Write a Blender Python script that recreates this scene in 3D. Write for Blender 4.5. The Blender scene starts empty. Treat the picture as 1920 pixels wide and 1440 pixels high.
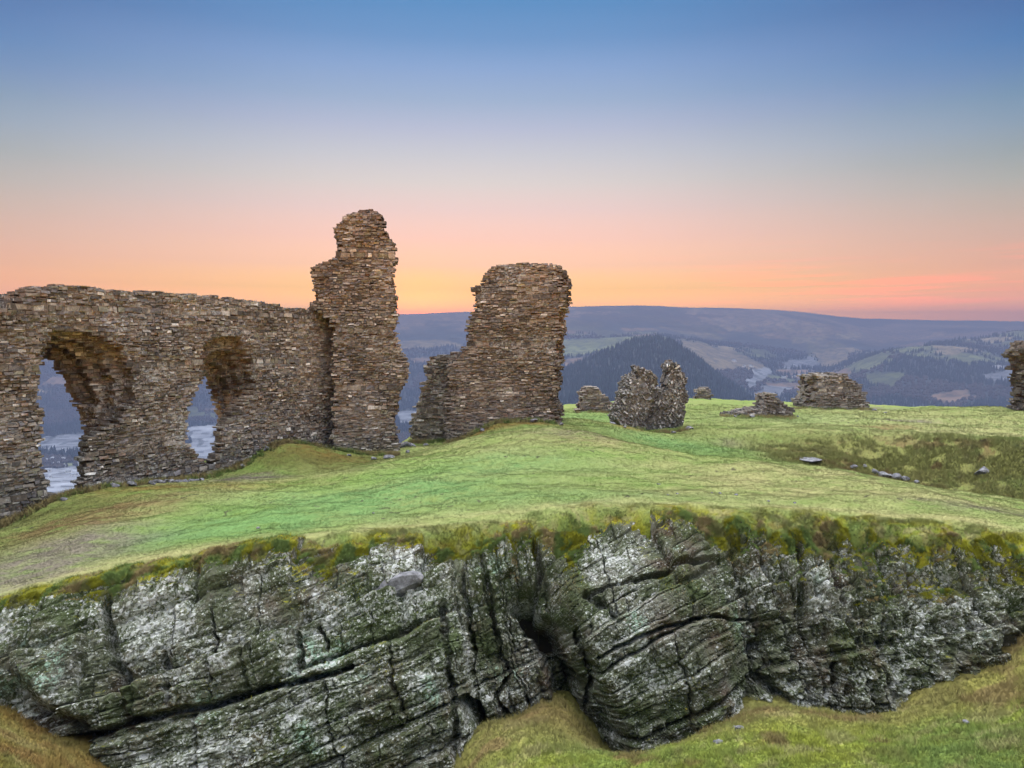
import bpy, math, random
import numpy as np
rng = np.random.default_rng(7)
random.seed(7)
sc = bpy.context.scene
COL = sc.collection
# ------------------------------------------------------------------ camera
F = 1371.0                      # focal length in photo pixels (1920 wide)
TH = math.atan(80.0 / F)        # pitch below the horizon
cam = bpy.data.cameras.new('camera'); cam_o = bpy.data.objects.new('camera', cam); COL.objects.link(cam_o)
cam.sensor_width = 36.0; cam.lens = 36.0 * F / 1920.0
cam.clip_start = 0.1; cam.clip_end = 60000
cam_o.location = (0, 0, 0); cam_o.rotation_euler = (math.pi / 2 - TH, 0, 0)
sc.camera = cam_o
# ------------------------------------------------------------------ exposure / render
sc.view_settings.view_transform = 'Standard'; sc.view_settings.look = 'None'
sc.view_settings.gamma = 1.0; sc.view_settings.exposure = 0.0
sc.render.engine = 'CYCLES'
sc.cycles.max_bounces = 5; sc.cycles.diffuse_bounces = 3; sc.cycles.glossy_bounces = 1
sc.cycles.transmission_bounces = 1; sc.cycles.volume_bounces = 0; sc.cycles.transparent_max_bounces = 4
sc.cycles.use_denoising = True
# ------------------------------------------------------------------ sun
SUN_AZ = math.radians(-6.2); SUN_EL = math.radians(7.0)
sd = np.array([math.sin(SUN_AZ) * math.cos(SUN_EL), math.cos(SUN_AZ) * math.cos(SUN_EL), math.sin(SUN_EL)])
sun = bpy.data.lights.new('sun', 'SUN'); sun_o = bpy.data.objects.new('sun', sun); COL.objects.link(sun_o)
sun.energy = 2.4; sun.angle = math.radians(6); sun.color = (1.0, 0.60, 0.32)
from mathutils import Vector
sun_o.rotation_euler = Vector(sd).to_track_quat('Z', 'Y').to_euler()

def srgb(r, g, b):
    f = lambda c: (c / 12.92) if c <= 0.04045 else ((c + 0.055) / 1.055) ** 2.4
    return (f(r / 255), f(g / 255), f(b / 255), 1)
# ------------------------------------------------------------------ world
W = bpy.data.worlds.new('World'); sc.world = W; W.use_nodes = True
nt = W.node_tree; nt.nodes.clear()
def N(t, typ, **kw):
    n = t.nodes.new(typ)
    for k, v in kw.items(): setattr(n, k, v)
    return n
def L(t, a, b): t.links.new(a, b)
def math_node(t, op, a, b=None, clamp=False):
    n = N(t, 'ShaderNodeMath', operation=op); n.use_clamp = clamp
    for i, v in enumerate((a, b)):
        if v is None: continue
        if isinstance(v, (int, float)): n.inputs[i].default_value = v
        else: L(t, v, n.inputs[i])
    return n.outputs[0]
def ramp(t, fac, stops, interp='LINEAR'):
    n = N(t, 'ShaderNodeValToRGB'); cr = n.color_ramp; cr.interpolation = interp
    while len(cr.elements) < len(stops): cr.elements.new(0.5)
    for e, (p, c) in zip(cr.elements, stops):
        e.position = p; e.color = c if len(c) == 4 else (*c, 1)
    L(t, fac, n.inputs[0]); return n.outputs[0]
def mixc(t, fac, a, b, mode='MIX'):
    n = N(t, 'ShaderNodeMix', data_type='RGBA', blend_type=mode)
    for i, v in ((0, fac), (6, a), (7, b)):
        if isinstance(v, (int, float)): n.inputs[i].default_value = v
        elif isinstance(v, tuple): n.inputs[i].default_value = v if len(v) == 4 else (*v, 1)
        else: L(t, v, n.inputs[i])
    return n.outputs[2]
tc = N(nt, 'ShaderNodeTexCoord'); sep = N(nt, 'ShaderNodeSeparateXYZ'); L(nt, tc.outputs['Generated'], sep.inputs[0])
zc = math_node(nt, 'MAXIMUM', sep.outputs[2], 0.0)
ZEN = 6.9    # high sky, well above the frame, boosted as added fill light
HAZE_D = 3.8e-4; HAZE_TOP = 300.0; HAZE_END = 7600.0; HIN = (0.225, 0.225, 0.335)
def S(el, r, g, b, k=1.0):
    """sky colour whose light, once it has crossed the haze, looks like r, g, b"""
    c = srgb(r, g, b); e = math.radians(max(el, .05)); T = math.exp(-HAZE_D * min(HAZE_END / math.cos(e), HAZE_TOP / math.sin(e)))
    return (math.sin(e), tuple(max(0.0, (c[q] * k - HIN[q] * (1 - T)) / T) for q in range(3)) + (1,))
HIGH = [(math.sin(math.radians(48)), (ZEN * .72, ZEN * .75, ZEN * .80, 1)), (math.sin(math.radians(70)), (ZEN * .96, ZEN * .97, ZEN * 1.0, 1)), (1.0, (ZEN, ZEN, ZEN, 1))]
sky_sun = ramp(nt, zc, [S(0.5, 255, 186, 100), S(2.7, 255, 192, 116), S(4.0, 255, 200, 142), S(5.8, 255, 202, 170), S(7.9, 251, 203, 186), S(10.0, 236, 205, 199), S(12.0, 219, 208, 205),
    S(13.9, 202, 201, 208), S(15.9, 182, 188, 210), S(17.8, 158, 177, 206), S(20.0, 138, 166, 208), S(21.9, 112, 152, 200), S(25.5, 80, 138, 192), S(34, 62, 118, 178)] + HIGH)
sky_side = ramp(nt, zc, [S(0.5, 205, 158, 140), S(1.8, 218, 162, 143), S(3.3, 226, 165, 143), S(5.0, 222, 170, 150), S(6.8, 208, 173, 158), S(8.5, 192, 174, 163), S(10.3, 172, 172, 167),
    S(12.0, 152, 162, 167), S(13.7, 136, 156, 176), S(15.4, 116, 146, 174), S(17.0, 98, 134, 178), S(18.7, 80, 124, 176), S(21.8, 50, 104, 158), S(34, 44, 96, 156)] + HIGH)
# blend by azimuth: bright towards the set sun, duller to either side
flat = N(nt, 'ShaderNodeVectorMath', operation='MULTIPLY'); L(nt, tc.outputs['Generated'], flat.inputs[0]); flat.inputs[1].default_value = (1, 1, 0)
nrm_ = N(nt, 'ShaderNodeVectorMath', operation='NORMALIZE'); L(nt, flat.outputs[0], nrm_.inputs[0])
dotn = N(nt, 'ShaderNodeVectorMath', operation='DOT_PRODUCT'); L(nt, nrm_.outputs[0], dotn.inputs[0]); dotn.inputs[1].default_value = (math.sin(-.05), math.cos(-.05), 0)
azf = ramp(nt, dotn.outputs['Value'], [(0.0, (0, 0, 0)), (0.80, (.05, .05, .05)), (0.87, (.30, .30, .30)), (0.94, (.66, .66, .66)), (0.98, (.92, .92, .92)), (1.0, (1, 1, 1))])
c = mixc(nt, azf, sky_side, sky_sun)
d3 = N(nt, 'ShaderNodeVectorMath', operation='DOT_PRODUCT'); L(nt, tc.outputs['Generated'], d3.inputs[0])
sg = np.array([math.sin(math.radians(-7.2)), math.cos(math.radians(-7.2)), math.sin(math.radians(1.6))])
d3.inputs[1].default_value = tuple(sg / np.linalg.norm(sg))
g1 = math_node(nt, 'POWER', math_node(nt, 'MAXIMUM', d3.outputs['Value'], 0.0), 800.0)
c = mixc(nt, math_node(nt, 'MULTIPLY', g1, 1.0), c, (2.3, 1.22, 0.0), 'MULTIPLY')
# thin pink streaks of cloud low over the hills
mp = N(nt, 'ShaderNodeMapping'); mp.inputs['Scale'].default_value = (3.0, 3.0, 75.0); mp.inputs['Rotation'].default_value = (0.0, 0.03, 0)
L(nt, tc.outputs['Generated'], mp.inputs[0])
nz = N(nt, 'ShaderNodeTexNoise'); nz.inputs['Scale'].default_value = 1.6; nz.inputs['Detail'].default_value = 4; L(nt, mp.outputs[0], nz.inputs['Vector'])
st = ramp(nt, nz.outputs[0], [(0.50, (0, 0, 0)), (0.66, (1, 1, 1))])
band = ramp(nt, zc, [(0.03, (0, 0, 0)), (0.055, (1, 1, 1)), (0.085, (1, 1, 1)), (0.13, (0, 0, 0))])
c = mixc(nt, math_node(nt, 'MULTIPLY', math_node(nt, 'MULTIPLY', math_node(nt, 'MULTIPLY', st, band), ramp(nt, sep.outputs[0], [(0.12, (0, 0, 0)), (0.42, (.9, .9, .9))])), 1.0), c, (1.30, .90, 0.82), 'MULTIPLY')
# a share of physical dusk sky
sk = N(nt, 'ShaderNodeTexSky', sky_type='NISHITA'); sk.sun_disc = False; sk.sun_elevation = SUN_EL; sk.sun_rotation = -SUN_AZ if False else SUN_AZ
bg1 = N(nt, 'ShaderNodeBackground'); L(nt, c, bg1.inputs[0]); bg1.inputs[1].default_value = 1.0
bg2 = N(nt, 'ShaderNodeBackground'); L(nt, sk.outputs[0], bg2.inputs[0]); bg2.inputs[1].default_value = 0.0015
ad = N(nt, 'ShaderNodeAddShader'); L(nt, bg1.outputs[0], ad.inputs[0]); L(nt, bg2.outputs[0], ad.inputs[1])
wo = N(nt, 'ShaderNodeOutputWorld'); L(nt, ad.outputs[0], wo.inputs[0])

# ------------------------------------------------------------------ helpers
def unp(px, py, Y):
    """world point at depth Y (metres in front) that sits at photo pixel px, py"""
    px = np.asarray(px, float); py = np.asarray(py, float); Y = np.asarray(Y, float)
    a = (px - 960) / F; b = (720 - py) / F
    ry = math.cos(TH) + b * math.sin(TH); rz = -math.sin(TH) + b * math.cos(TH)
    k = Y / ry
    return a * k, Y + 0 * px, rz * k
_perm = rng.permutation(256); _perm = np.concatenate([_perm] * 3)
_val = rng.random(256)
def h2(i, j, seed=0):
    i = (np.asarray(i).astype(np.int64) + seed * 37) & 255; j = (np.asarray(j).astype(np.int64) + seed * 101) & 255
    return _val[_perm[_perm[i] + j]]
def h3(i, j, k, seed=0):
    i = (np.asarray(i).astype(np.int64) + seed * 37) & 255; j = (np.asarray(j).astype(np.int64) + seed * 101) & 255; k = np.asarray(k).astype(np.int64) & 255
    return _val[_perm[_perm[_perm[i] + j] + k]]
def noise2(x, y, seed=0):
    xi = np.floor(x); yi = np.floor(y); fx = x - xi; fy = y - yi
    fx = fx * fx * fx * (fx * (fx * 6 - 15) + 10); fy = fy * fy * fy * (fy * (fy * 6 - 15) + 10)
    a = h2(xi, yi, seed); b = h2(xi + 1, yi, seed); c_ = h2(xi, yi + 1, seed); d = h2(xi + 1, yi + 1, seed)
    return (a + (b - a) * fx) * (1 - fy) + (c_ + (d - c_) * fx) * fy - 0.5
def fbm(x, y, oct=4, seed=0, gain=0.5, lac=2.03):
    s = 0; a = 1.0; t = 0
    for o in range(oct):
        s = s + a * noise2(x * lac ** o + 13.7 * o, y * lac ** o - 7.1 * o, seed + o); t += a; a *= gain
    return s / t * 2.0          # about -1..1
def sstep(a, b, x):
    t = np.clip((x - a) / (b - a), 0, 1); return t * t * (3 - 2 * t)
def make_mesh(name, V, Fc, smooth=False, col=None, mat=None, corner_n=4):
    """V (n,3), Fc (m,k) -> linked object"""
    me = bpy.data.meshes.new(name); n = len(V); m, k = Fc.shape
    me.vertices.add(n); me.vertices.foreach_set('co', np.ascontiguousarray(V, np.float32).ravel())
    me.loops.add(m * k); me.loops.foreach_set('vertex_index', np.ascontiguousarray(Fc, np.int32).ravel())
    me.polygons.add(m); me.polygons.foreach_set('loop_start', np.arange(0, m * k, k, dtype=np.int32))
    me.polygons.foreach_set('use_smooth', np.full(m, smooth))
    me.update(calc_edges=True)
    if col is not None:
        at = me.color_attributes.new('tint', 'FLOAT_COLOR', 'POINT')
        c4 = np.ones((n, 4), np.float32); c4[:, :3] = col; at.data.foreach_set('color', c4.ravel())
    if mat: me.materials.append(mat)
    o = bpy.data.objects.new(name, me); COL.objects.link(o); return o
def grid_faces(nr, nc):
    i = np.arange(nr - 1)[:, None] * nc + np.arange(nc - 1)[None, :]; i = i.ravel()
    return np.stack([i, i + 1, i + nc + 1, i + nc], 1)
def tag(o, label=None, cat=None, group=None, kind=None):
    if label: o['label'] = label
    if cat: o['category'] = cat
    if group: o['group'] = group
    if kind: o['kind'] = kind
    return o
def empty(name, loc):
    o = bpy.data.objects.new(name, None); o.location = loc; o.empty_display_size = 0.3; COL.objects.link(o); return o
def parent(o, p):
    o.parent = p; o.matrix_parent_inverse.identity()
    o.location = Vector(o.location) - Vector(p.location)

# ------------------------------------------------------------------ plateau heights
RIM = [(-900, 1330, 9.6), (-400, 1230, 10.2), (0, 1128, 11.0), (200, 1082, 11.5), (500, 1032, 12.0), (800, 997, 12.8), (960, 980, 13.2), (1100, 962, 13.5),
       (1300, 957, 13.5), (1500, 965, 13.4), (1700, 983, 13.0), (1920, 1003, 12.5), (2300, 1030, 12.0), (2800, 1100, 11.0)]
rp = np.array([unp(*p) for p in RIM])
def rim_y(x): return np.interp(x, rp[:, 0], rp[:, 1]) + 0.22 * fbm(x * 0.5, x * 0 + 3, 3, 5)
CP = [unp(*p) for p in RIM] + [unp(*p) for p in [
    (0, 978, 19.2), (105, 936, 20.2), (190, 916, 21.2), (300, 903, 22.4), (385, 893, 23.8), (480, 856, 25.2), (600, 842, 28), (740, 850, 27.3), (530, 832, 26.0), (430, 890, 23.8),
    (775, 834, 30.5), (835, 834, 30.5), (900, 806, 30.8), (960, 791, 31), (1045, 792, 31), (1120, 792, 34),
    (1560, 766, 50), (1440, 781, 43), (1220, 812, 35.5), (1300, 800, 37), (1115, 769, 48), (1905, 768, 47), (1320, 747, 55), (1290, 749, 54), (1400, 752, 57), (1700, 764, 54), (1800, 766, 55), (1060, 768, 49),
    (1040, 806, 26), (1120, 815, 25.5), (1190, 832, 24.5), (1290, 851, 23.5), (1400, 858, 23), (1500, 869, 22), (1600, 886, 20.5), (1700, 906, 19), (1800, 928, 17.8), (1920, 950, 16.8),
    (1230, 850, 27.5), (1330, 862, 27.2), (1430, 870, 27), (1520, 866, 28.6), (1520, 884, 27), (1600, 898, 27.2), (1700, 915, 27), (1800, 934, 25.6), (1920, 955, 24.2), (1600, 876, 29), (1700, 891, 28.7), (1800, 911, 27.3), (1920, 934, 25.7), (1350, 815, 33), 
    (1480, 808, 33.0), (1600, 817, 31.6), (1700, 830, 30.5), (1800, 841, 29), (1920, 849, 27.5), (1600, 808, 37), (1800, 820, 33), (1440, 835, 31), (1650, 785, 43), (1850, 800, 40),
    (760, 861, 24), (680, 885, 21.5), (600, 905, 20), (480, 922, 19), (370, 934, 18), (860, 838, 25), (940, 815, 26.5),
    (600, 884, 24), (660, 868, 25.5), (450, 902, 22), (700, 960, 15.5), (1000, 900, 18), (1000, 930, 16), (1300, 918, 17), (1300, 885, 20), (1600, 930, 16), (1100, 860, 21), (300, 1000, 14.8),
    (100, 1050, 13.3), (0, 1030, 14.8), (150, 975, 17), (-300, 1120, 14), (-400, 1060, 20)]]
CP += [(-40, 20, -5.5), (-40, 60, -7), (50, 20, -5), (60, 55, -6), (30, 14, -4), (-12, 45, -6.0), (0, 60, -5)]
CP = np.array(CP)
def _phi(r2): return np.sqrt(r2 + 0.8)
def rbf_fit(P):
    n = len(P); d2 = ((P[:, None, :2] - P[None, :, :2]) ** 2).sum(-1)
    A = np.zeros((n + 3, n + 3)); A[:n, :n] = _phi(d2) ; A[:n, n] = 1; A[:n, n + 1:] = P[:, :2]; A[n, :n] = 1; A[n + 1:, :n] = P[:, :2].T
    return np.linalg.solve(A, np.concatenate([P[:, 2], [0, 0, 0]]))
def rbf_eval(P, w, x, y):
    sh = x.shape; x = x.ravel(); y = y.ravel(); out = np.zeros_like(x); n = len(P)
    for s in range(0, len(x), 100000):
        xs = x[s:s + 100000]; ys = y[s:s + 100000]
        ph = _phi((xs[:, None] - P[None, :, 0]) ** 2 + (ys[:, None] - P[None, :, 1]) ** 2)
        out[s:s + 100000] = ph @ w[:n] + w[n] + w[n + 1] * xs + w[n + 2] * ys
    return out.reshape(sh)
w_top = rbf_fit(CP)
# rock profile below the rim: distance towards the viewer -> drop
PR_d = np.array([-2.6, -1.0, -0.3, 0.15, 0.45, 0.90, 1.32, 1.62, 1.86, 2.05, 2.28, 2.42]); PR_z = np.array([-0.55, -0.30, -0.20, -0.28, -0.50, -0.85, -1.35, -2.0, -2.9, -3.9, -5.2, -6.4])
PR_d2 = np.append(PR_d, [2.55, 3.0, 7]); PR_z2 = np.append(PR_z, [-7.4, -9, -12]); COVX = np.array([-9, -6, -3.5, -1, 1, 2.2, 3.5, 5, 6.5, 8, 12]); COVD = np.array([.12, .12, .14, .12, .14, .10, .16, .18, .20, .18, .2])
MOSD = np.array([.40, .48, .52, .50, .55, .30, .55, .70, .75, .72, .7])
BKL = [(unp(a, b, c_)[0], c_, rx, ry) for a, b, c_, rx, ry in [(1510, 850, 29.6, 1.6, 1.3), (1600, 860, 29.6, 2.2, 1.6), (1700, 865, 29.3, 3.0, 1.7), (1800, 880, 28.0, 3.0, 1.8), (1900, 895, 27, 3.0, 2.0), (2050, 900, 26, 4, 2.5)]]
def bank_mask(x, y):
    m = 0 * x
    for bx, by, rx, ry in BKL: m = np.maximum(m, np.exp(-(((x - bx) / rx) ** 4 + ((y - by) / ry) ** 4)))
    return m
def top_z(x, y, detail=True):
    yr = rim_y(x)
    z = rbf_eval(CP, w_top, x, np.maximum(y, yr))
    z = np.clip(z, -8, -2.6)
    z = z + 0.14 * fbm(x * 0.45, y * 0.45, 4, 11) * sstep(12, 18, y + 2) + 0.05 * fbm(x * 1.7, y * 1.7, 3, 31)
    fa = sstep(31, 36, y); z = z + fa * (0.16 * fbm(x * .16, y * .22, 3, 61) + 0.10 * fbm(x * .5, y * .6, 3, 65)) * sstep(62, 52, y)
    bm_ = bank_mask(x, y); z = z + bm_ * (0.11 * fbm(x * 1.3, y * 1.3, 4, 51) + 0.05 * fbm(x * 5, y * 5, 3, 55))
    if detail: z = z + 0.010 * fbm(x * 6, y * 6, 3, 41)
    d = yr - y + 0.85 * np.exp(-((x - .55) / .6) ** 2) * sstep(-.2, .35, yr - y)
    n1 = fbm(x * 1.1, y * 1.6 + 5, 4, 71); n2 = fbm(x * 4.5, y * 4.5, 3, 75)
    pz = np.interp(d, PR_d, PR_z)
    cov = np.interp(x, COVX, COVD) + 0.12 * n1
    q = sstep(-0.10, 0.30, -pz - cov)
    off = 0.20 - 0.45 * q + 0.09 * n1 + 0.05 * n2
    zd = z + np.interp(d + 2.8 * q * sstep(0.2, 0.6, d + .3 * q), PR_d2, PR_z2) + off
    t = sstep(-0.5, 0.1, d)
    z = z * (1 - t) + np.minimum(zd, z + 0.05) * t
    return z
# edge of the summit, as a function of azimuth pixel
ED = np.array([(-2500, 26), (-400, 19.5), (0, 21.2), (160, 23), (380, 26), (600, 30.2), (740, 30.5), (780, 33), (1030, 34), (1058, 53), (1290, 58), (1500, 60), (1700, 58), (1920, 58), (2600, 60), (5000, 60)], float)

# ------------------------------------------------------------------ distant country: layers (distance, photo height of the ground there)
LX = np.array([-800, 0, 160, 380, 600, 750, 890, 1000, 1060, 1100, 1150, 1200, 1240, 1300, 1340, 1400, 1450, 1500, 1550, 1600, 1650, 1700, 1750, 1800, 1850, 1900, 2000, 2600], float)
LAYERS = [
    (420,  [1120] * 28),
    (950,  [925, 922, 925, 900, 895, 895, 890, 870, 850, 840, 835, 835, 835, 835, 830, 825, 825, 825, 825, 825, 825, 830, 830, 830, 830, 830, 830, 860]),
    (1400, [850, 848, 846, 850, 845, 830, 790, 740, 690, 672, 652, 636, 634, 668, 702, 740, 775, 785, 785, 780, 775, 775, 775, 770, 765, 760, 760, 800]),
    (1750, [820, 815, 812, 800, 800, 785, 770, 740, 715, 708, 700, 695, 695, 705, 715, 735, 750, 755, 745, 725, 710, 705, 705, 705, 705, 705, 710, 760]),
    (2200, [780, 775, 770, 765, 760, 740, 725, 700, 680, 676, 670, 664, 662, 668, 684, 700, 712, 712, 705, 685, 662, 648, 645, 654, 660, 668, 675, 740]),
    (2900, [715, 708, 705, 705, 700, 690, 680, 655, 643, 640, 636, 631, 630, 640, 655, 668, 680, 684, 685, 668, 668, 665, 650, 631, 626, 614, 612, 690]),
    (3600, [672, 665, 665, 665, 660, 655, 650, 640, 630, 630, 630, 630, 632, 640, 645, 648, 654, 662, 662, 660, 660, 662, 650, 650, 648, 640, 640, 660]),
    (4700, [625, 620, 620, 620, 615, 612, 608, 603, 596, 596, 598, 598, 598, 603, 606, 608, 608, 610, 612, 624, 640, 640, 634, 630, 628, 626, 626, 630]),
    (5600, [605, 600, 598, 596, 594, 590, 586, 580, 574, 573, 573, 573, 573, 575, 577, 580, 583, 590, 600, 612, 620, 618, 615, 612, 612, 612, 612, 615]),
    (7200, [600, 596, 592, 592, 592, 588, 585, 582, 580, 580, 580, 580, 580, 580, 580, 580, 580, 584, 589, 593, 595, 597, 598, 599, 599, 600, 601, 605]),
    (9500, [640] * 28)]
RM0 = [0, 420, 950, 1400, 1750, 2200, 2900, 3600, 4700, 5600, 7200, 9500]; RM1 = [0, 420, 1150, 1900, 2300, 2700, 3200, 3700, 4400, 5200, 6300, 7450]
def RM(v): return float(np.interp(v, RM0, RM1))
LAYERS = [(RM(a), b) for a, b in LAYERS]
def far_profile(px, Y):
    """px (nc,), Y (nr,) -> z (nr, nc)"""
    nr, nc = len(Y), len(px)
    K = [(l[0], unp(px, np.interp(px, LX, l[1]), l[0])[2]) for l in LAYERS]
    lz = np.array([k[1] for k in K]); ly = np.array([k[0] for k in K], float)
    Z = np.empty((nr, nc))
    for j in range(nc):
        e = np.interp(px[j], ED[:, 0], ED[:, 1])
        yy = np.concatenate([[e, e + 3, e + 25, 160], ly]); zz = np.concatenate([[-5.0, -7.5, -21, -85], lz[:, j]])
        Z[:, j] = np.interp(Y, yy, zz)
    return Z
cpx = np.unique(np.concatenate([np.linspace(-2600, -60, 110), np.arange(-60, 1990, 2.1), np.linspace(1990, 4600, 110)]))
def warp_px(px): return px

# near sheet -------------------------------------------------------
yy = 1.0 / np.linspace(1 / 9.3, 1 / 64.0, 640)
PX, YY = np.meshgrid(cpx, yy); XX = (PX - 960) / F * YY
ZZ = top_z(XX, YY)
edge = np.interp(PX, ED[:, 0], ED[:, 1]) + 0.8 * fbm(XX * 0.3, YY * 0.3, 3, 3)
over = np.maximum(YY - edge, 0)
ZZ = ZZ - 0.62 * over * sstep(0, 2.0, over)
near_last = ZZ[-1].copy()

# ---- ground colours (lush with shade painted into hollows and bank)
GREEN = np.array([0.128, 0.188, 0.044]); MINT = np.array([0.112, 0.205, 0.064]); STRAW = np.array([0.250, 0.235, 0.100]); OLIVE = np.array([0.085, 0.090, 0.025])
BROWN = np.array([0.125, 0.085, 0.035]); DIRT = np.array([0.130, 0.112, 0.085]); MOSS = np.array([0.150, 0.150, 0.008]); RUST = np.array([0.16, 0.085, 0.022])
# px, py, depth, rx, ry(depth radius), colour, weight
BL = [(760, 935, 17, 2.6, 2.0, MINT, .75), (500, 975, 15, 2.6, 1.4, MINT, .75), (330, 1010, 14.3, 1.3, 0.9, MINT, .7), (950, 870, 20.5, 3.0, 2.0, MINT, .5), (640, 925, 17.5, 3.0, 1.5, MINT, .55), (1250, 830, 30, 2.6, 2.0, MINT, .8), (1330, 838, 29, 2.0, 1.5, MINT, .7),
      (1500, 788, 42, 4.5, 2.6, MINT, .55), (1090, 775, 44, 3.5, 3, MINT, .45), (1200, 945, 15.2, 3, 1.0, MINT, .25),(1000, 935, 15.5, 2.0, 1.0, MINT, .3),
      (640, 866, 25.3, 2.6, 1.8, OLIVE, .7), (560, 842, 26, 2.2, 1.1, RUST, .5), (560, 858, 25, 2.4, 1.0, OLIVE, .5), (455, 897, 22.4, 0.9, 0.9, DIRT, .9), (480, 888, 23.2, 1.0, 0.5, DIRT, .7),  # olive also paints shade into the hollow below wall and tower
      (130, 985, 16.5, 1.8, 1.9, BROWN, .85), (60, 1075, 12.7, 1.0, 1.2, DIRT, .95), (120, 1030, 14, 1.5, 1.3, DIRT, .75), (220, 960, 18, 1.8, 1.0, BROWN, .7), (0, 1030, 15, 1.0, 1.0, OLIVE, .4), (20, 1100, 12, .9, .6, DIRT, .5), (300, 925, 20.5, 3.0, 1.0, RUST, .45), (100, 955, 18.8, 2, .7, OLIVE, .6),
      (1110, 828, 24.8, 1.8, 1.8, BROWN, .42), (1140, 850, 23.5, 1.8, 1.5, STRAW, .4), (1370, 825, 31.5, .7, .7, DIRT, .45),
      (1250, 840, 28.4, 3.4, 1.6, GREEN * .6, .7), (1380, 856, 27.6, 2.6, 1.2, GREEN * .6, .6), (1100, 800, 29.5, 2.2, 1.2, GREEN * .65, .5), (1080, 822, 25.2, 1.6, 1.0, DIRT, .35),  # darker greens paint shade into the hollows behind the crests
      (1500, 900, 20, 4.5, 2.5, STRAW, .40), (1650, 930, 16.5, 4, 2, STRAW, .45), (1750, 800, 40, 10, 6, STRAW, .45), (1850, 815, 35, 7, 3.5, STRAW, .6), (1680, 775, 47, 10, 4, STRAW, .25), (1860, 958, 15.2, 1.5, .6, DIRT, .55),
      (1700, 872, 28.8, 4.5, 1.2, OLIVE, .7), (1580, 845, 30, 2.2, 1.6, BROWN, .6), (1850, 895, 27.0, 3.5, 1.6, OLIVE, .7), (1620, 880, 28.5, 2.5, 1.2, OLIVE, .9), (1520, 850, 29.5, 2.2, 1.6, OLIVE, .8), (1660, 885, 28, 2, 1.0, BROWN, .6), (1500, 830, 31.5, 3.2, 1.2, OLIVE, .65), (1900, 880, 27, 3, 2, BROWN, .3), (1620, 760, 51, 2.6, 1.0, DIRT, .6), (1580, 766, 48.5, 2.2, .7, DIRT, .7), (1700, 789, 42, 1.6, .6, DIRT, .7),  # coarse olive and brown bank grass, darkened to paint in the bank's shading
      (1660, 803, 39, 2, .7, BROWN, .55), (900, 805, 30, 2.2, .8, RUST, .6), (980, 795, 30.2, 1.6, .6, RUST, .5), (820, 838, 29.5, 1.6, 1, OLIVE, .7), (1180, 815, 34, 1.2, .8, RUST, .6), (1240, 813, 34.5, 1.5, .8, OLIVE, .6), (1440, 788, 42, 2.0, 1.0, OLIVE, .6)]
BLW = [(unp(a, b, c_)[0], c_, rx, ry, col, w) for a, b, c_, rx, ry, col, w in BL]
def ground_col(x, y):
    yr = rim_y(x); n = x.shape
    c1 = fbm(x * 0.35, y * 0.5, 4, 101); c2 = fbm(x * 1.6, y * 2.4, 4, 111); c3 = fbm(x * 7, y * 9, 3, 121)
    s = np.clip(0.32 + 0.55 * c1 + 0.32 * c2 + 0.07 * c3, 0, 1)[..., None]
    C = GREEN * (1 - s) + STRAW * s
    def mixin(C, col, w): return C * (1 - w[..., None]) + col * w[..., None]
    C = mixin(C, STRAW * 1.15, 0.75 * np.exp(-((y - yr - 0.7) / 0.7) ** 2) * np.clip(0.9 + c2, 0, 1.2))
    C = mixin(C, OLIVE * 1.3, .55 * sstep(29, 36, y) * sstep(.0, .35, fbm(x * .35, y * .45, 4, 115)))
    C = mixin(C, GREEN * .8, .5 * sstep(29, 36, y))
    for bx, by, rx, ry, col, w in BLW:
        g = np.exp(-(((x - bx) / rx) ** 2 + ((y - by) / ry) ** 2)) * w * 1.15
        C = mixin(C, col, np.clip(g * (1 + 0.8 * c2 + 0.5 * c3), 0, 0.95))
    bk = np.clip(bank_mask(x, y) + .5 * c1 * (bank_mask(x, y) > .02), 0, 1); bc = np.where((fbm(x * 1.2, y * 1.6, 4, 191) > .22)[..., None], BROWN, np.where((c2 > .05)[..., None], OLIVE * 1.7, np.array([.19, .19, .06])))
    C = mixin(C, bc, np.clip(bk * (.58 + .6 * c2), 0, .75))
    # rim: moss, rust and dark tussocks
    d = yr - y
    r = sstep(-0.75, 0.05, d + 0.35 * c2)
    m1 = fbm(x * 1.8, y * 2.6, 5, 141); m2 = fbm(x * 6, y * 7, 4, 151)
    R = (OLIVE * 1.1 + GREEN * .25) * np.ones(n + (3,))
    R = mixin(R, MOSS, sstep(-0.08, 0.20, m1 + 0.4 * m2)); R = mixin(R, RUST, 0.45 * sstep(0.18, 0.45, fbm(x * 2.6, y * 4, 4, 161) + 0.3 * m2)); R = mixin(R, GREEN * 0.8, sstep(0.15, 0.4, fbm(x * 1.1, y * 2, 3, 171)) * .7)
    R = mixin(R, STRAW * 0.75, 0.7 * sstep(0.15, 0.45, m2))
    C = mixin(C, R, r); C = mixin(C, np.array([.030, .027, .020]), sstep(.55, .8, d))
    sp = sstep(0.50, 0.62, fbm(x * 5.5, y * 4.0, 3, 181)) * sstep(0.05, 0.3, fbm(x * 0.5, y * 0.8, 2, 182))
    C = mixin(C, np.array([0.05, 0.042, 0.03]), 0.75 * sp)
    return C
def detail_bump(t, scale, strength, dist, inp=None):
    n = N(t, 'ShaderNodeTexNoise'); n.inputs['Scale'].default_value = scale; n.inputs['Detail'].default_value = 8; n.inputs['Roughness'].default_value = .7
    g = N(t, 'ShaderNodeNewGeometry'); L(t, g.outputs['Position'], n.inputs['Vector'])
    b = N(t, 'ShaderNodeBump'); b.inputs['Strength'].default_value = strength; b.inputs['Distance'].default_value = dist; L(t, n.outputs[0], b.inputs['Height'])
    if inp: L(t, inp, b.inputs['Normal'])
    return b.outputs[0], n.outputs[0]
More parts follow.
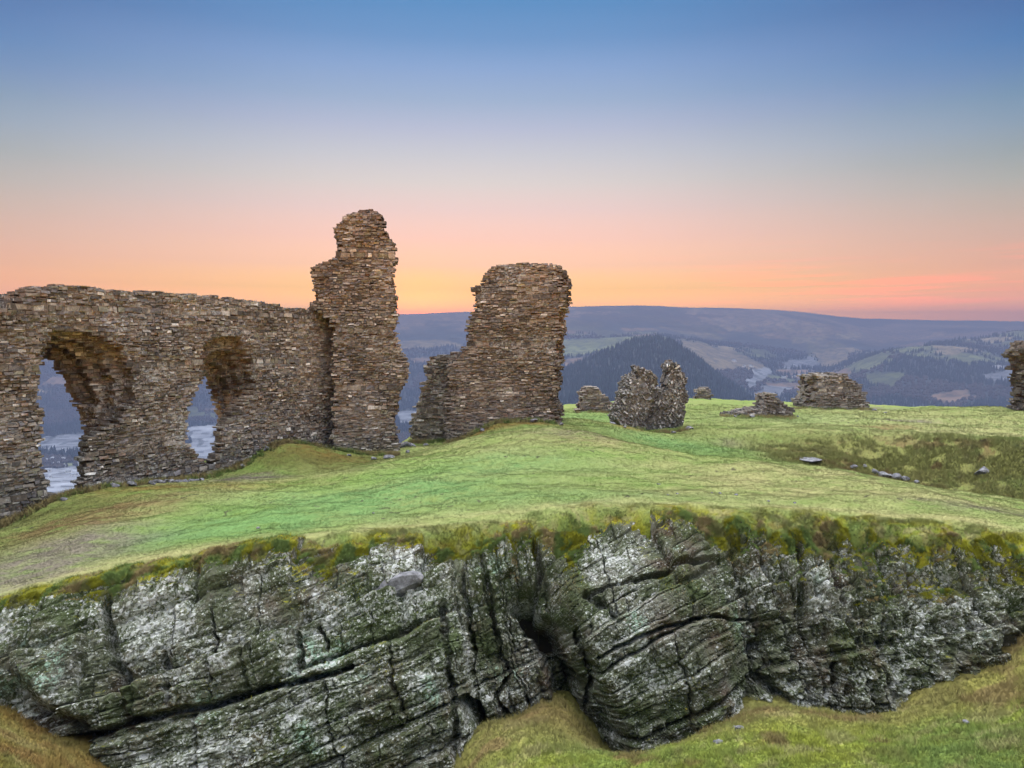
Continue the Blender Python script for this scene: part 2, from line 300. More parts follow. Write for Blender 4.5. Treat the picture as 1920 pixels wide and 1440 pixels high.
def new_mat(name):
    m = bpy.data.materials.new(name); m.use_nodes = True; t = m.node_tree; t.nodes.clear()
    out = N(t, 'ShaderNodeOutputMaterial'); p = N(t, 'ShaderNodeBsdfPrincipled'); L(t, p.outputs[0], out.inputs[0])
    p.inputs['Roughness'].default_value = 0.95; p.inputs['Specular IOR Level'].default_value = 0.15
    return m, t, p
def attr(t): return N(t, 'ShaderNodeAttribute', attribute_name='tint').outputs['Color']
def turf_mat():
    m, t, p = new_mat('turf')
    b, n = detail_bump(t, 22, 0.38, 0.03)
    v = ramp(t, n, [(0.30, (0.78, 0.78, 0.74)), (0.5, (1.0, 1.0, 1.0)), (0.70, (1.22, 1.2, 1.15))])
    L(t, mixc(t, 1.0, attr(t), v, 'MULTIPLY'), p.inputs['Base Color']); L(t, b, p.inputs['Normal'])
    return m
M_TURF = turf_mat()
GC = ground_col(XX, YY)
rz_ = np.interp(XX, rp[:, 0], rp[:, 2]); dk_ = (YY < rim_y(XX)) & (ZZ < rz_ - .75); dk_[1:] |= dk_[:-1] & (np.abs(XX[1:] - .55) < .9); GC[dk_] = (.020, .018, .013)      # soil behind the rock, painted near black to shade the cleft
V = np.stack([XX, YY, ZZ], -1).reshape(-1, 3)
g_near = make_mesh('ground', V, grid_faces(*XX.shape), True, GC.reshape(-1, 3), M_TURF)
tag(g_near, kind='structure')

def bump_f(U, BZ):
    """large bulges and recesses of the rock, towards the viewer"""
    lean = (-4.0 - BZ); xl = U - 0.16 * lean          # joints lean down to the right
    b = 0.28 * np.exp(-((xl + 4.2) / 2.6) ** 2) + 0.18 * np.exp(-((xl + 7.4) / 1.0) ** 2)
    b = b - 0.55 * sstep(-0.95, -0.75, xl) * sstep(0.95, 0.35, U - 0.42 * lean) * sstep(0.3, 1.6, lean + 0.7)
    b = b + 0.50 * sstep(0.35, 1.0, U - 0.42 * lean) * sstep(4.0, 3.3, U + .05 * lean) * sstep(-0.6, 0.8, lean)
    return b - 0.25 * sstep(3.5, 4.1, U) * sstep(-.3, .9, lean) + 0.22 * np.exp(-((U - 5.7) / 0.7) ** 2) * sstep(0, 1.5, lean)
def rock_at(px, py):
    """where the line of sight through a photo pixel meets the rock face"""
    Y = np.linspace(6.5, 13.6, 500); x, y, z = unp(px, py, Y); yr = rim_y(x)
    zr = rbf_eval(CP, w_top, x[None], yr[None])[0]
    d = np.interp(-(z - zr), -PR_z[3:], PR_d[3:]) + bump_f(x, z)
    h = np.flatnonzero(Y >= yr - d); k = h[0] if len(h) else 250
    return float(x[k]), float(y[k]), float(z[k])
# ditch floor in front of the rock ----------------------------------
def rock_bottom(px, py, Y): return unp(px, py, Y)
BOT = [(-120, 1290), (0, 1338), (60, 1378), (130, 1405), (200, 1440), (300, 1490), (450, 1560), (700, 1560), (830, 1460), (885, 1385), (960, 1350), (1060, 1325), (1120, 1385), (1170, 1440), (1240, 1415), (1330, 1365),
     (1420, 1318), (1500, 1328), (1600, 1342), (1680, 1322), (1750, 1288), (1850, 1245), (1920, 1190), (2050, 1130)]
DP = np.array([rock_at(*p) for p in BOT] + [unp(*p) for p in [(1300, 1440, 9.5), (1600, 1440, 9.0), (1920, 1440, 8.3), (0, 1440, 8.4), (-500, 1250, 8.4), (960, 1700, 7.2)]] +
     [(0, 5, -5.3), (-6, 5, -4.6), (6, 5, -4.4), (0, 2.2, -2.6), (0, 0, -1.75), (0, -3, -1.7), (-8, -2, -2.2), (9, -2, -2.0), (12, 6, -3.9), (-12, 5, -4.0), (18, 10, -4.4), (-18, 8, -5), (0, 15, -6.5), (10, 14, -5.5), (-10, 13, -6.5), (0, -20, -1.7), (25, -10, -2.5), (-25, -10, -3)])
w_d = rbf_fit(DP)
def ditch_z(x, y):
    return np.clip(rbf_eval(DP, w_d, x, y), -8.5, -1.5) + 0.09 * fbm(x * 0.9, y * 0.9, 4, 201) + 0.05 * fbm(x * 4, y * 4, 4, 205)
def ditch_col(x, y):
    c1 = fbm(x * 0.5, y * 0.7, 4, 211); c2 = fbm(x * 2.2, y * 3, 4, 221); c3 = fbm(x * 9, y * 9, 3, 231)
    def mixin(C, col, w): return C * (1 - w[..., None]) + col * w[..., None]
    C = np.ones(x.shape + (3,)) * GREEN * 0.9
    C = mixin(C, np.array([0.20, 0.225, 0.03]), np.clip(0.45 + .9 * c1 + .3 * c3, 0, .9))
    C = mixin(C, OLIVE * 1.3, sstep(0.10, 0.45, c2) * .6); C = mixin(C, STRAW * .9, sstep(0.15, 0.5, fbm(x * 2.4, y * 3, 4, 241) + .3 * c3) * .6)
    C = mixin(C, BROWN, sstep(0.25, 0.5, fbm(x * 1.1, y * 1.7, 4, 251)) * .8)
    # dry grass and bracken along the foot of the rock
    near = sstep(1.3, 0.15, (rim_y(x) - 2.2) - y + 0.5 * c2)
    C = mixin(C, BROWN * 1.15 + 0.35 * STRAW * 0.6, near * .5)
    lw = sstep(-3.0, -6.0, x); C = mixin(C, RUST * 1.1, lw * .65 * np.clip(.8 + c2, 0, 1))
    C = mixin(C, BROWN * 1.3, np.exp(-((x - 0.6) / 0.9) ** 2) * np.exp(-((y - 11.7) / .6) ** 2) * .6)
    return C
gx = np.concatenate([np.linspace(-34, -9, 60)[:-1], np.arange(-9, 9.5, 0.03), np.linspace(9.5, 34, 60)])
gy = np.concatenate([np.linspace(-30, 6.5, 90)[:-1], np.arange(6.5, 14.2, 0.03)])
GX, GY = np.meshgrid(gx, gy); GZ = ditch_z(GX, GY)
g_d = make_mesh('ditch_ground', np.stack([GX, GY, GZ], -1).reshape(-1, 3), grid_faces(*GX.shape), True, ditch_col(GX, GY).reshape(-1, 3), M_TURF)
tag(g_d, kind='structure')

# ------------------------------------------------------------------ rock face
def seg_dist(u, v, poly):
    d = np.full(u.shape, 1e9)
    for (ax, ay), (bx, by) in zip(poly[:-1], poly[1:]):
        dx, dy = bx - ax, by - ay; t = np.clip(((u - ax) * dx + (v - ay) * dy) / (dx * dx + dy * dy), 0, 1)
        d = np.minimum(d, np.hypot(u - ax - t * dx, v - ay - t * dy))
    return d
def rock_y0(py): return np.interp(py, [1000, 1100, 1200, 1320, 1450], [12.4, 11.8, 11.4, 11.05, 10.8])
def P2(pts):   # photo trace -> (x, z) on the nominal face
    o = []
    for a, b in pts:
        x, y, z = rock_at(a, b); o.append((x, z))
    return o
def cells(a, b, sa, sb, seed):
    bw = b / sb; bw = bw + 0.35 * noise2(bw * 0.8, bw * 0, seed) * 2
    r = np.floor(bw); fb = bw - r
    aw = a / sa * (0.7 + 0.6 * h2(r, r * 0 + 5, seed)) + 7 * h2(r, r * 0 + 9, seed); aw = aw + 0.3 * noise2(aw * 0.9, r * 3.3, seed + 2) * 2
    cc = np.floor(aw); fa = aw - cc
    return h2(r, cc, seed + 3), fa, fb, np.minimum(fa, 1 - fa) * sa, np.minimum(fb, 1 - fb) * sb
nu, nv = 2100, 560
u = np.concatenate([np.linspace(-15, -9.2, 120)[:-1], np.linspace(-9.2, 9.6, nu - 240), np.linspace(9.6, 16, 122)[1:]])
arc = np.concatenate([[0], np.cumsum(np.hypot(np.diff(PR_d), np.diff(PR_z)))])
sv = np.linspace(0, arc[-1], nv)
pd = np.interp(sv, arc, PR_d); pz = np.interp(sv, arc, PR_z)
ker = np.ones(31) / 31
pdp = np.convolve(np.pad(pd, 15, 'edge'), ker, 'valid'); pzp = np.convolve(np.pad(pz, 15, 'edge'), ker, 'valid')
tx, tz = np.gradient(pdp), np.gradient(pzp); tl = np.hypot(tx, tz); nd, nz_ = -tz / tl, tx / tl   # outward normal (towards viewer, up)
U, PD = np.meshgrid(u, pdp); PZ = np.repeat(pzp[:, None], len(u), 1); ND = np.repeat(nd[:, None], len(u), 1); NZ = np.repeat(nz_[:, None], len(u), 1)
RY = rim_y(U); RZ = np.repeat(np.clip(rbf_eval(CP, w_top, u[None, :], rim_y(u)[None, :]), -8, -2.6), len(pdp), 0)
BY = RY - PD; BZ = RZ + PZ
# large forms ---------------------------------------------------
bump = bump_f(U, BZ); lean = (-4.0 - BZ); xl = U - 0.16 * lean
# regional weights
wcol = sstep(-1.2, -0.9, xl) * sstep(0.9, 0.5, U - 0.3 * lean)          # upright columns in the middle
wr = sstep(3.6, 4.3, U)                                               # broken, upright on the right
dip = np.interp(U, [-9, -2, 0.5, 3.5, 4.5, 9], [10, 15, 20, 24, 16, 12]) * math.pi / 180
wx = U + 0.10 * fbm(U * 1.2, BZ * 1.2, 3, 301); wz = BZ + 0.07 * fbm(U * 1.0, BZ * 1.4, 4, 305)
ang = np.interp(u, [-9, -2, 0.5, 3.5, 4.5, 9], [10, 15, 20, 24, 16, 12]) * math.pi / 180
# integrate dip along x so that the beds stay continuous
off_b = np.concatenate([[0], np.cumsum(np.tan((ang[1:] + ang[:-1]) / 2) * np.diff(u))])
bb = wz - np.repeat(off_b[None, :], U.shape[0], 0) - (wx - U) * 0.3
aa = wx + 0.22 * wz
h_1, fa1, fb1, ea1, eb1 = cells(aa, bb, 1.5, 0.85, 1)
h_2, fa2, fb2, ea2, eb2 = cells(aa, bb, 0.62, 0.27, 2)
h_3, fa3, fb3, ea3, eb3 = cells(aa + 0.02 * fbm(U * 8, BZ * 8, 2, 311), bb, 0.24, 0.085, 3)
v_1, _, _, ec1, ed1 = cells(bb, aa, 1.3, 0.36, 4)       # upright cells
v_2, _, _, ec2, ed2 = cells(bb * 1.0, aa, 0.45, 0.15, 5)
n_a = fbm(U * 2.2, BZ * 2.2, 5, 321); n_b = fbm(U * 9, BZ * 14 - U * 4, 4, 331); n_c = fbm(U * 28, BZ * 34, 3, 341)
g = lambda e, w_: np.exp(-(e / w_) ** 2)
bed = 0.34 * (h_1 - .5) + 0.15 * (h_2 - .5) + 0.028 * (h_3 - .5) + 0.13 * (fb1 - .5) + 0.045 * (fb2 - .5) + 0.010 * (fb3 - .5)
bed = bed - 0.16 * g(eb1, .035) * (h_1 > .35) - 0.13 * g(ea1, .03) * (h_1 > .3) - 0.07 * g(eb2, .014) * (h_2 > .3) - 0.06 * g(ea2, .013) * (h_2 > .45) - 0.018 * g(eb3, .009)
upr = 0.42 * (v_1 - .5) + 0.16 * (v_2 - .5) - 0.22 * g(ed1, .035) - 0.06 * g(ed2, .015) - 0.08 * g(ec1, .02)
wu = np.clip(0.85 * wcol + 0.80 * wr, 0, 1)
disp = bump + bed * (1 - wu) + (0.55 * upr + 0.45 * bed) * wu * 1.15 + 0.16 * n_a + 0.032 * n_b + 0.014 * n_c
disp = disp + wr * (0.22 * fbm(U * 1.6, BZ * 2.0, 3, 351) + 0.13 * (0.5 - np.abs(fbm(U * 3.6, BZ * 3.0, 4, 355)) * 2))
# traced cracks and holes
wig = 0.05 * fbm(U * 3, BZ * 3, 3, 361)
CR = [([(985, 1108), (1008, 1150), (1035, 1210), (1055, 1260), (1068, 1320), (1075, 1345)], 0.19, 1.15),
      ([(1000, 1010), (1015, 1060), (1000, 1105)], 0.06, 0.45),
      ([(872, 1318), (890, 1345), (915, 1370)], 0.10, 0.9),
      ([(30, 1420), (130, 1400), (210, 1378), (330, 1350), (440, 1325), (500, 1305), (570, 1290), (660, 1262)], 0.045, 0.35),
      ([(0, 1330), (60, 1378), (130, 1402)], 0.22, 0.5),
      ([(192, 1160), (195, 1230), (215, 1290), (235, 1380)], 0.07, 0.35), ([(300, 1245), (305, 1290), (312, 1330)], 0.04, 0.25),
      ([(390, 1170), (400, 1230), (400, 1320)], 0.02, 0.22), ([(560, 1190), (568, 1240), (560, 1290)], 0.035, 0.22), ([(600, 1190), (615, 1235)], 0.02, 0.22),
      ([(830, 1140), (835, 1210), (850, 1290), (855, 1420)], 0.06, 0.30), ([(870, 1080), (885, 1170), (890, 1260), (900, 1330)], 0.04, 0.25), ([(915, 1070), (935, 1170), (955, 1250), (930, 1290), (955, 1340)], 0.035, 0.28), ([(990, 1290), (1000, 1350)], 0.03, .2),
      ([(1100, 1140), (1140, 1160), (1160, 1190)], 0.05, 0.25), ([(1080, 1190), (1110, 1260), (1100, 1330), (1130, 1400), (1170, 1440)], 0.05, 0.3),
      ([(1110, 1135), (1250, 1090), (1350, 1050)], 0.035, 0.22), ([(1120, 1250), (1250, 1200), (1340, 1180), (1420, 1150)], 0.025, .2),
      ([(1495, 1040), (1500, 1100), (1505, 1160)], 0.07, 0.35), ([(1415, 1200), (1410, 1260), (1405, 1310)], 0.07, 0.35), ([(1565, 1240), (1570, 1300), (1580, 1340)], 0.05, 0.3), ([(1560, 1050), (1555, 1110)], 0.04, 0.25), ([(1660, 1150), (1655, 1230)], 0.05, 0.25), ([(1430, 1270), (1470, 1310)], 0.12, 0.4)]
for pts, wd, dp in CR:
    q = P2(pts); sd_ = seg_dist(U + wig, BZ + wig, q)
    disp = disp - dp * np.exp(-(sd_ / wd) ** 4)
# broad dark hollow under the overhang left of the cleft
disp = disp - 0.25 * np.exp(-(seg_dist(U, BZ, P2([(1000, 1100), (1040, 1090)])) / 0.22) ** 2)
fade = sstep(-1.2, 0.2, PD); disp = disp * (0.30 + 0.70 * fade)
RX = U + 0.05 * n_b * fade; RYY = BY - ND * disp; RZZ = BZ + NZ * disp
mz = np.interp(U, COVX, MOSD) * (1 + .5 * fbm(U * .9, BZ * .9, 3, 371)); mask_top = np.clip(sstep(1.35, 0.45, -PZ / mz) + 0.55 * (.45 - h_2) * sstep(.1, .35, -PZ) * (PD > .2) * sstep(1.6, 1.2, -PZ / mz), 0, 1)
RC = np.stack([mask_top, wu, np.clip(0.5 + 0.5 * n_a, 0, 1)], -1)
def rock_mat():
    m, t, p = new_mat('lichened_rock')
    g_ = N(t, 'ShaderNodeNewGeometry'); pos = g_.outputs['Position']
    def nz3(scale, detail=6, rough=.6, vec=None, dist=0):
        n = N(t, 'ShaderNodeTexNoise'); n.inputs['Scale'].default_value = scale; n.inputs['Detail'].default_value = detail; n.inputs['Roughness'].default_value = rough; n.inputs['Distortion'].default_value = dist
        L(t, vec or pos, n.inputs['Vector']); return n.outputs[0]
    base = ramp(t, nz3(1.4, 8), [(0.30, (0.042, 0.048, 0.028)), (0.45, (0.074, 0.082, 0.048)), (0.58, (0.115, 0.112, 0.088)), (0.72, (0.080, 0.094, 0.042))])
    base = mixc(t, ramp(t, nz3(0.9, 5, .6), [(0.50, (0, 0, 0)), (0.62, (.8, .8, .8))]), base, (0.075, 0.050, 0.034))
    alg = ramp(t, nz3(1.1, 6, .65), [(0.42, (0, 0, 0)), (0.58, (.85, .85, .85))]); base = mixc(t, alg, base, (0.045, 0.062, 0.022))
    # lichen: two sizes of pale crust, in drifts
    drift = nz3(0.8, 5, .65); f1 = nz3(15, 6, .72); f2 = nz3(42, 4, .7)
    s1 = math_node(t, 'ADD', math_node(t, 'MULTIPLY', drift, 0.62), f1)
    l1 = ramp(t, s1, [(0.85, (0, 0, 0)), (0.885, (1, 1, 1))])
    s2 = math_node(t, 'ADD', math_node(t, 'MULTIPLY', drift, 0.35), f2)
    l2 = ramp(t, s2, [(0.745, (0, 0, 0)), (0.785, (1, 1, 1))])
    sepn = N(t, 'ShaderNodeSeparateXYZ'); L(t, g_.outputs['Normal'], sepn.inputs[0])
    lcol = ramp(t, nz3(5, 3), [(0.35, (0.25, 0.27, 0.22)), (0.5, (0.34, 0.35, 0.32)), (0.65, (0.43, 0.43, 0.43))])
    lcol = mixc(t, ramp(t, nz3(0.7, 2), [(0.62, (0, 0, 0)), (0.68, (.6, .6, .6))]), lcol, (0.30, 0.52, 0.38))
    c_ = mixc(t, math_node(t, 'MULTIPLY', l2, 0.4), base, lcol); c_ = mixc(t, math_node(t, 'MULTIPLY', l1, 0.65), c_, lcol)
    def spots(scale, frac, size, off):
        w_ = N(t, 'ShaderNodeTexNoise'); w_.inputs['Scale'].default_value = scale * 1.5; w_.inputs['Detail'].default_value = 3; L(t, pos, w_.inputs['Vector'])
        am = N(t, 'ShaderNodeVectorMath', operation='SCALE'); L(t, w_.outputs['Color'], am.inputs[0]); am.inputs['Scale'].default_value = .9 / scale
        ad_ = N(t, 'ShaderNodeVectorMath', operation='ADD'); L(t, pos, ad_.inputs[0]); L(t, am.outputs[0], ad_.inputs[1])
        v_ = N(t, 'ShaderNodeTexVoronoi'); v_.inputs['Scale'].default_value = scale; L(t, ad_.outputs[0], v_.inputs['Vector'])
        sc_ = N(t, 'ShaderNodeSeparateColor'); L(t, v_.outputs['Color'], sc_.inputs[0])
        r_ = math_node(t, 'MULTIPLY', math_node(t, 'SUBTRACT', math_node(t, 'ADD', sc_.outputs[0], math_node(t, 'MULTIPLY', drift, off)), frac), size)
        return ramp(t, math_node(t, 'SUBTRACT', r_, v_.outputs['Distance']), [(0.0, (0, 0, 0)), (0.06, (1, 1, 1))])
    c_ = mixc(t, math_node(t, 'MULTIPLY', spots(9, 1.68, 1.3, 1.9), .9), c_, (0.41, 0.42, 0.41))
    c_ = mixc(t, math_node(t, 'MULTIPLY', spots(24, 1.56, 1.2, 1.9), .85), c_, (0.45, 0.47, 0.44))
    # bare grey faces catch lichen on their upper sides, moss lives on ledges near the top
    sa_ = N(t, 'ShaderNodeSeparateColor'); L(t, attr(t), sa_.inputs[0])
    up = sepn.outputs[2]
    sm = math_node(t, 'ADD', math_node(t, 'MULTIPLY', up, 0.42), math_node(t, 'MULTIPLY', sa_.outputs[0], 0.46))
    sm = math_node(t, 'ADD', sm, math_node(t, 'MULTIPLY', nz3(2.3, 7, .68), 0.9))
    ms = ramp(t, sm, [(0.96, (0, 0, 0)), (1.04, (1, 1, 1))])
    mcol = ramp(t, nz3(3.1, 6, .7), [(0.34, (0.045, 0.050, 0.014)), (0.46, (0.10, 0.105, 0.014)), (0.56, (0.19, 0.18, 0.012)), (0.68, (0.10, 0.062, 0.02))])
    c_ = mixc(t, ms, c_, mcol)
    L(t, c_, p.inputs['Base Color'])
    b1, _ = detail_bump(t, 11, 0.9, 0.06); b2, _ = detail_bump(t, 45, 0.6, 0.015, b1); L(t, b2, p.inputs['Normal'])
    return m
M_ROCK = rock_mat()
rock = make_mesh('rock_outcrop', np.stack([RX, RYY, RZZ], -1).reshape(-1, 3), grid_faces(*U.shape)[:, ::-1], False, RC.reshape(-1, 3), M_ROCK)
tag(rock, 'long lichen-covered grey rock outcrop with a dark cleft below the mossy turf edge', 'rock outcrop')

# ------------------------------------------------------------------ masonry
def inpoly(x, y, P):
    r = np.zeros(x.shape, bool); n = len(P)
    for i in range(n):
        x1, y1 = P[i]; x2, y2 = P[(i + 1) % n]
        if y1 == y2: continue
        c_ = ((y1 > y) != (y2 > y)) & (x < (x2 - x1) * (y - y1) / (y2 - y1) + x1); r ^= c_
    return r
BOX = np.array([[-1, -1, -1], [1, -1, -1], [1, 1, -1], [-1, 1, -1], [-1, -1, 1], [1, -1, 1], [1, 1, 1], [-1, 1, 1]], float)
BF = np.array([[0, 3, 2, 1], [4, 5, 6, 7], [0, 1, 5, 4], [1, 2, 6, 5], [2, 3, 7, 6], [3, 0, 4, 7]])
PAL = np.array([[0.115, 0.085, 0.060], [0.150, 0.125, 0.100], [0.090, 0.085, 0.085], [0.200, 0.175, 0.145], [0.060, 0.055, 0.052], [0.130, 0.125, 0.075], [0.110, 0.100, 0.110], [0.155, 0.095, 0.060], [0.34, 0.33, 0.31]])
PAL = PAL * .52 + PAL.mean(1, keepdims=True) * .48
PW = np.array([.15, .19, .15, .15, .10, .07, .09, .06, .03])
def masonry(name, p0, dirv, thick, outline, holes=(), cw=0.26, ch=0.10, cd=0.34, tilt=0.0, ragged=0.08, warm=0.0, back=None, mortar=0.5, base_z=None, pal_w=None, rot_j=0.04, zfade=0.0, grey=0.0):
    """rubble wall on the vertical plane through p0 along dirv; outlines are traced on its front face"""
    d = np.array(dirv, float); d /= np.linalg.norm(d); nrm = np.array([d[1], -d[0]])     # towards the viewer side
    if nrm @ (-np.array(p0)) < 0: nrm = -nrm
    def onplane(pts, depth):
        o = []
        for px, py in pts:
            rx, ry, rz = [float(v) for v in unp(px, py, 1.0)]
            q = np.array(p0) - nrm * depth
            # t*(rx,ry) = q + s*d
            A = np.array([[rx, -d[0]], [ry, -d[1]]]); t_, s_ = np.linalg.solve(A, q); o.append((s_, rz * t_))
        return np.array(o)
    mid = np.mean([q[0] for q in outline]); par_ = thick * .8 / (p0[1] + thick)
    if back is None and not holes: outline = [(x + (x - 960) * par_ if (mid > 1000 and 960 < x < mid) or (mid < 900 and mid < x < 960) else x, y) for x, y in outline]
    O = onplane(outline, 0); OB = O if back is None else onplane(back, thick)
    H = [(onplane(f, 0), onplane(b_, thick)) for f, b_ in holes]
    amin, amax = min(O[:, 0].min(), OB[:, 0].min()) - .3, max(O[:, 0].max(), OB[:, 0].max()) + .3
    zmin, zmax = O[:, 1].min(), max(O[:, 1].max(), OB[:, 1].max()) + .3
    cx, cz = (amin + amax) / 2, (zmin + zmax) / 2; R = math.hypot(amax - amin, zmax - zmin) / 2 + .2
    ca, sa_ = math.cos(tilt), math.sin(tilt)
    A_, Z_, D_, W_, H_, T_ = [], [], [], [], [], []
    nd_ = max(1, int(round(thick / cd))); lims = R if tilt else (zmax - zmin) / 2 + .1; lima = R if tilt else (amax - amin) / 2 + .1
    for k in range(nd_):
        z = -lims + rng.random() * ch
        dep = thick * (k + .5) / nd_
        while z < lims:
            big = 1.9 if rng.random() < .05 else 1.0; hh = big * ch * (0.5 + 1.0 * rng.random()); n = int(2 * lima / cw) + 2
            ws = (1 + .35 * (big > 1)) * cw * np.where(rng.random(n) < .3, 0.35 + .3 * rng.random(n), 0.6 + 1.1 * rng.random(n)); xs = np.cumsum(ws) - ws / 2 - lima - rng.random() * cw
            A_.append(xs); Z_.append(np.full(n, z + hh / 2) + 0.012 * rng.standard_normal(n)); D_.append(np.full(n, dep)); W_.append(ws); H_.append(np.full(n, hh)); T_.append(np.full(n, thick / nd_)); z += hh
    A_, Z_, D_, W_, H_, T_ = map(np.concatenate, (A_, Z_, D_, W_, H_, T_))
    wob = 0.035 * noise2(A_ * 1.3, Z_ * 1.3, 5) * 2
    a = cx + A_ * ca - (Z_ + wob) * sa_; z = cz + A_ * sa_ + (Z_ + wob) * ca
    ja = ragged * (fbm(z * 3.3, D_ * 2 + a * .5, 3, 401) + 0.9 * (rng.random(len(a)) - .5)); jz = ragged * (fbm(a * 2.5, D_ * 2, 3, 411) + 0.6 * (rng.random(len(a)) - .5))
    fr = D_ / thick; keep = np.zeros(len(a), bool)
    for k in range(nd_):
        f = (k + .5) / nd_; s = np.abs(fr - f) < 1e-6; f = k / max(1, nd_ - 1); P = O * (1 - f) + OB * f if back is not None else O
        kk = inpoly(a[s] + ja[s], z[s] + jz[s], P)
        for hf, hb in H: kk &= ~inpoly(a[s] + 0.8 * ja[s], z[s] + 0.5 * jz[s], hf * (1 - f) + hb * f)
        keep[s] = kk
    if base_z is not None: keep &= z > base_z
    a, z, D_, W_, H_, T_ = [q[keep] for q in (a, z, D_, W_, H_, T_)]; n = len(a)
    # stones
    proud = 0.07 * fbm(a * 1.0, z * 1.2, 3, 421) + 0.012 * rng.standard_normal(n); first = D_ < T_ * 0.8
    dd = D_ - np.where(first, proud, 0)
    def boxes(a, dd, z, w, dpt, h, jit, rot):
        B = np.repeat(BOX[None], len(a), 0) * np.stack([w / 2, dpt / 2, h / 2], -1)[:, None, :]
        B += jit * rng.standard_normal(B.shape) * np.stack([w, dpt * .6, h], -1)[:, None, :]
        t1 = rot * rng.standard_normal(len(a)) + tilt; t2 = rot * 1.2 * rng.standard_normal(len(a))
        x, y, zz = B[..., 0].copy(), B[..., 1].copy(), B[..., 2].copy()
        x, y = x * np.cos(t2)[:, None] - y * np.sin(t2)[:, None], x * np.sin(t2)[:, None] + y * np.cos(t2)[:, None]
        x, zz = x * np.cos(t1)[:, None] - zz * np.sin(t1)[:, None], x * np.sin(t1)[:, None] + zz * np.cos(t1)[:, None]
        aa_ = a[:, None] + x; de = dd[:, None] + y; zz = z[:, None] + zz
        # bulge and batter of the whole face
        de = de + 0.10 * fbm(aa_ * 0.6, zz * 0.6, 2, 431)
        X = p0[0] + d[0] * aa_ - nrm[0] * de; Y_ = p0[1] + d[1] * aa_ - nrm[1] * de
        return np.stack([X, Y_, zz], -1).reshape(-1, 3)
    V1 = boxes(a, dd, z, W_ * (0.86 + .10 * rng.random(n)), T_ * 1.05, H_ * (0.76 + .18 * rng.random(n)), 0.060, rot_j)
    pw = PW if pal_w is None else np.array(pal_w, float); pw = pw / pw.sum()
    C1 = PAL[rng.choice(len(PAL), n, p=pw)] * (1.05 + .52 * rng.random((n, 1)))
    patch = fbm(a * .8, z * .8, 3, 441)[:, None]
    C1 = C1 * (1 + 0.35 * patch); C1 = C1 * (1 + warm * np.array([.35, .02, -.22]))
    if grey: C1 = (C1 * .3 + C1.mean(1, keepdims=True) * .7) * grey
    if zfade: # grey-green lichen bloom near the foot
        fz = np.clip(1 - (z - z.min() - .8) / zfade, 0, 1)[:, None] * .5; C1 = C1 * (1 - fz) + np.array([.15, .155, .10]) * fz
    V2 = boxes(a, dd + 0.011 + 0.012 * fbm(a * 2, z * 2, 2, 451), z, W_ * 1.04, T_ * 1.02, H_ * 1.06, 0.02, 0)
    mn = fbm(a * .9 + 9, z * .9, 3, 461)[:, None]; mm = sstep(-0.15, 0.35, mn) * mortar
    C2 = np.array([.085, .076, .066]) * (1 - mm) + np.array([.27, .245, .215]) * mm; C2 = C2 * (1 + warm * np.array([.3, 0, -.2]))
    V = np.concatenate([V1, V2]); C = np.concatenate([np.repeat(C1, 8, 0), np.repeat(C2, 8, 0)])
    fc = (BF[None] + 8 * np.arange(2 * n)[:, None, None]).reshape(-1, 4)
    return make_mesh(name, V, fc, False, C, M_STONE)
def stone_mat():
    m, t, p = new_mat('rubble_stone')
    g_ = N(t, 'ShaderNodeNewGeometry'); n = N(t, 'ShaderNodeTexNoise'); n.inputs['Scale'].default_value = 9; n.inputs['Detail'].default_value = 8; n.inputs['Roughness'].default_value = .75
    L(t, g_.outputs['Position'], n.inputs['Vector'])
    v = ramp(t, n.outputs[0], [(0.3, (0.5, 0.5, 0.5)), (0.5, (1, 1, 1)), (0.7, (1.6, 1.55, 1.5))])
    c_ = mixc(t, 1.0, attr(t), v, 'MULTIPLY')
    n2 = N(t, 'ShaderNodeTexNoise'); n2.inputs['Scale'].default_value = 6.5; n2.inputs['Detail'].default_value = 6; n2.inputs['Roughness'].default_value = .8; L(t, g_.outputs['Position'], n2.inputs['Vector'])
    n3 = N(t, 'ShaderNodeTexNoise'); n3.inputs['Scale'].default_value = .7; n3.inputs['Detail'].default_value = 3; L(t, g_.outputs['Position'], n3.inputs['Vector'])
    s = math_node(t, 'ADD', n2.outputs[0], math_node(t, 'MULTIPLY', n3.outputs[0], .45))
    c_ = mixc(t, math_node(t, 'MULTIPLY', ramp(t, s, [(0.80, (0, 0, 0)), (0.88, (1, 1, 1))]), .8), c_, (0.36, 0.37, 0.36))
    L(t, c_, p.inputs['Base Color']); b, _ = detail_bump(t, 22, .7, .03); L(t, b, p.inputs['Normal'])
    return m
M_STONE = stone_mat()

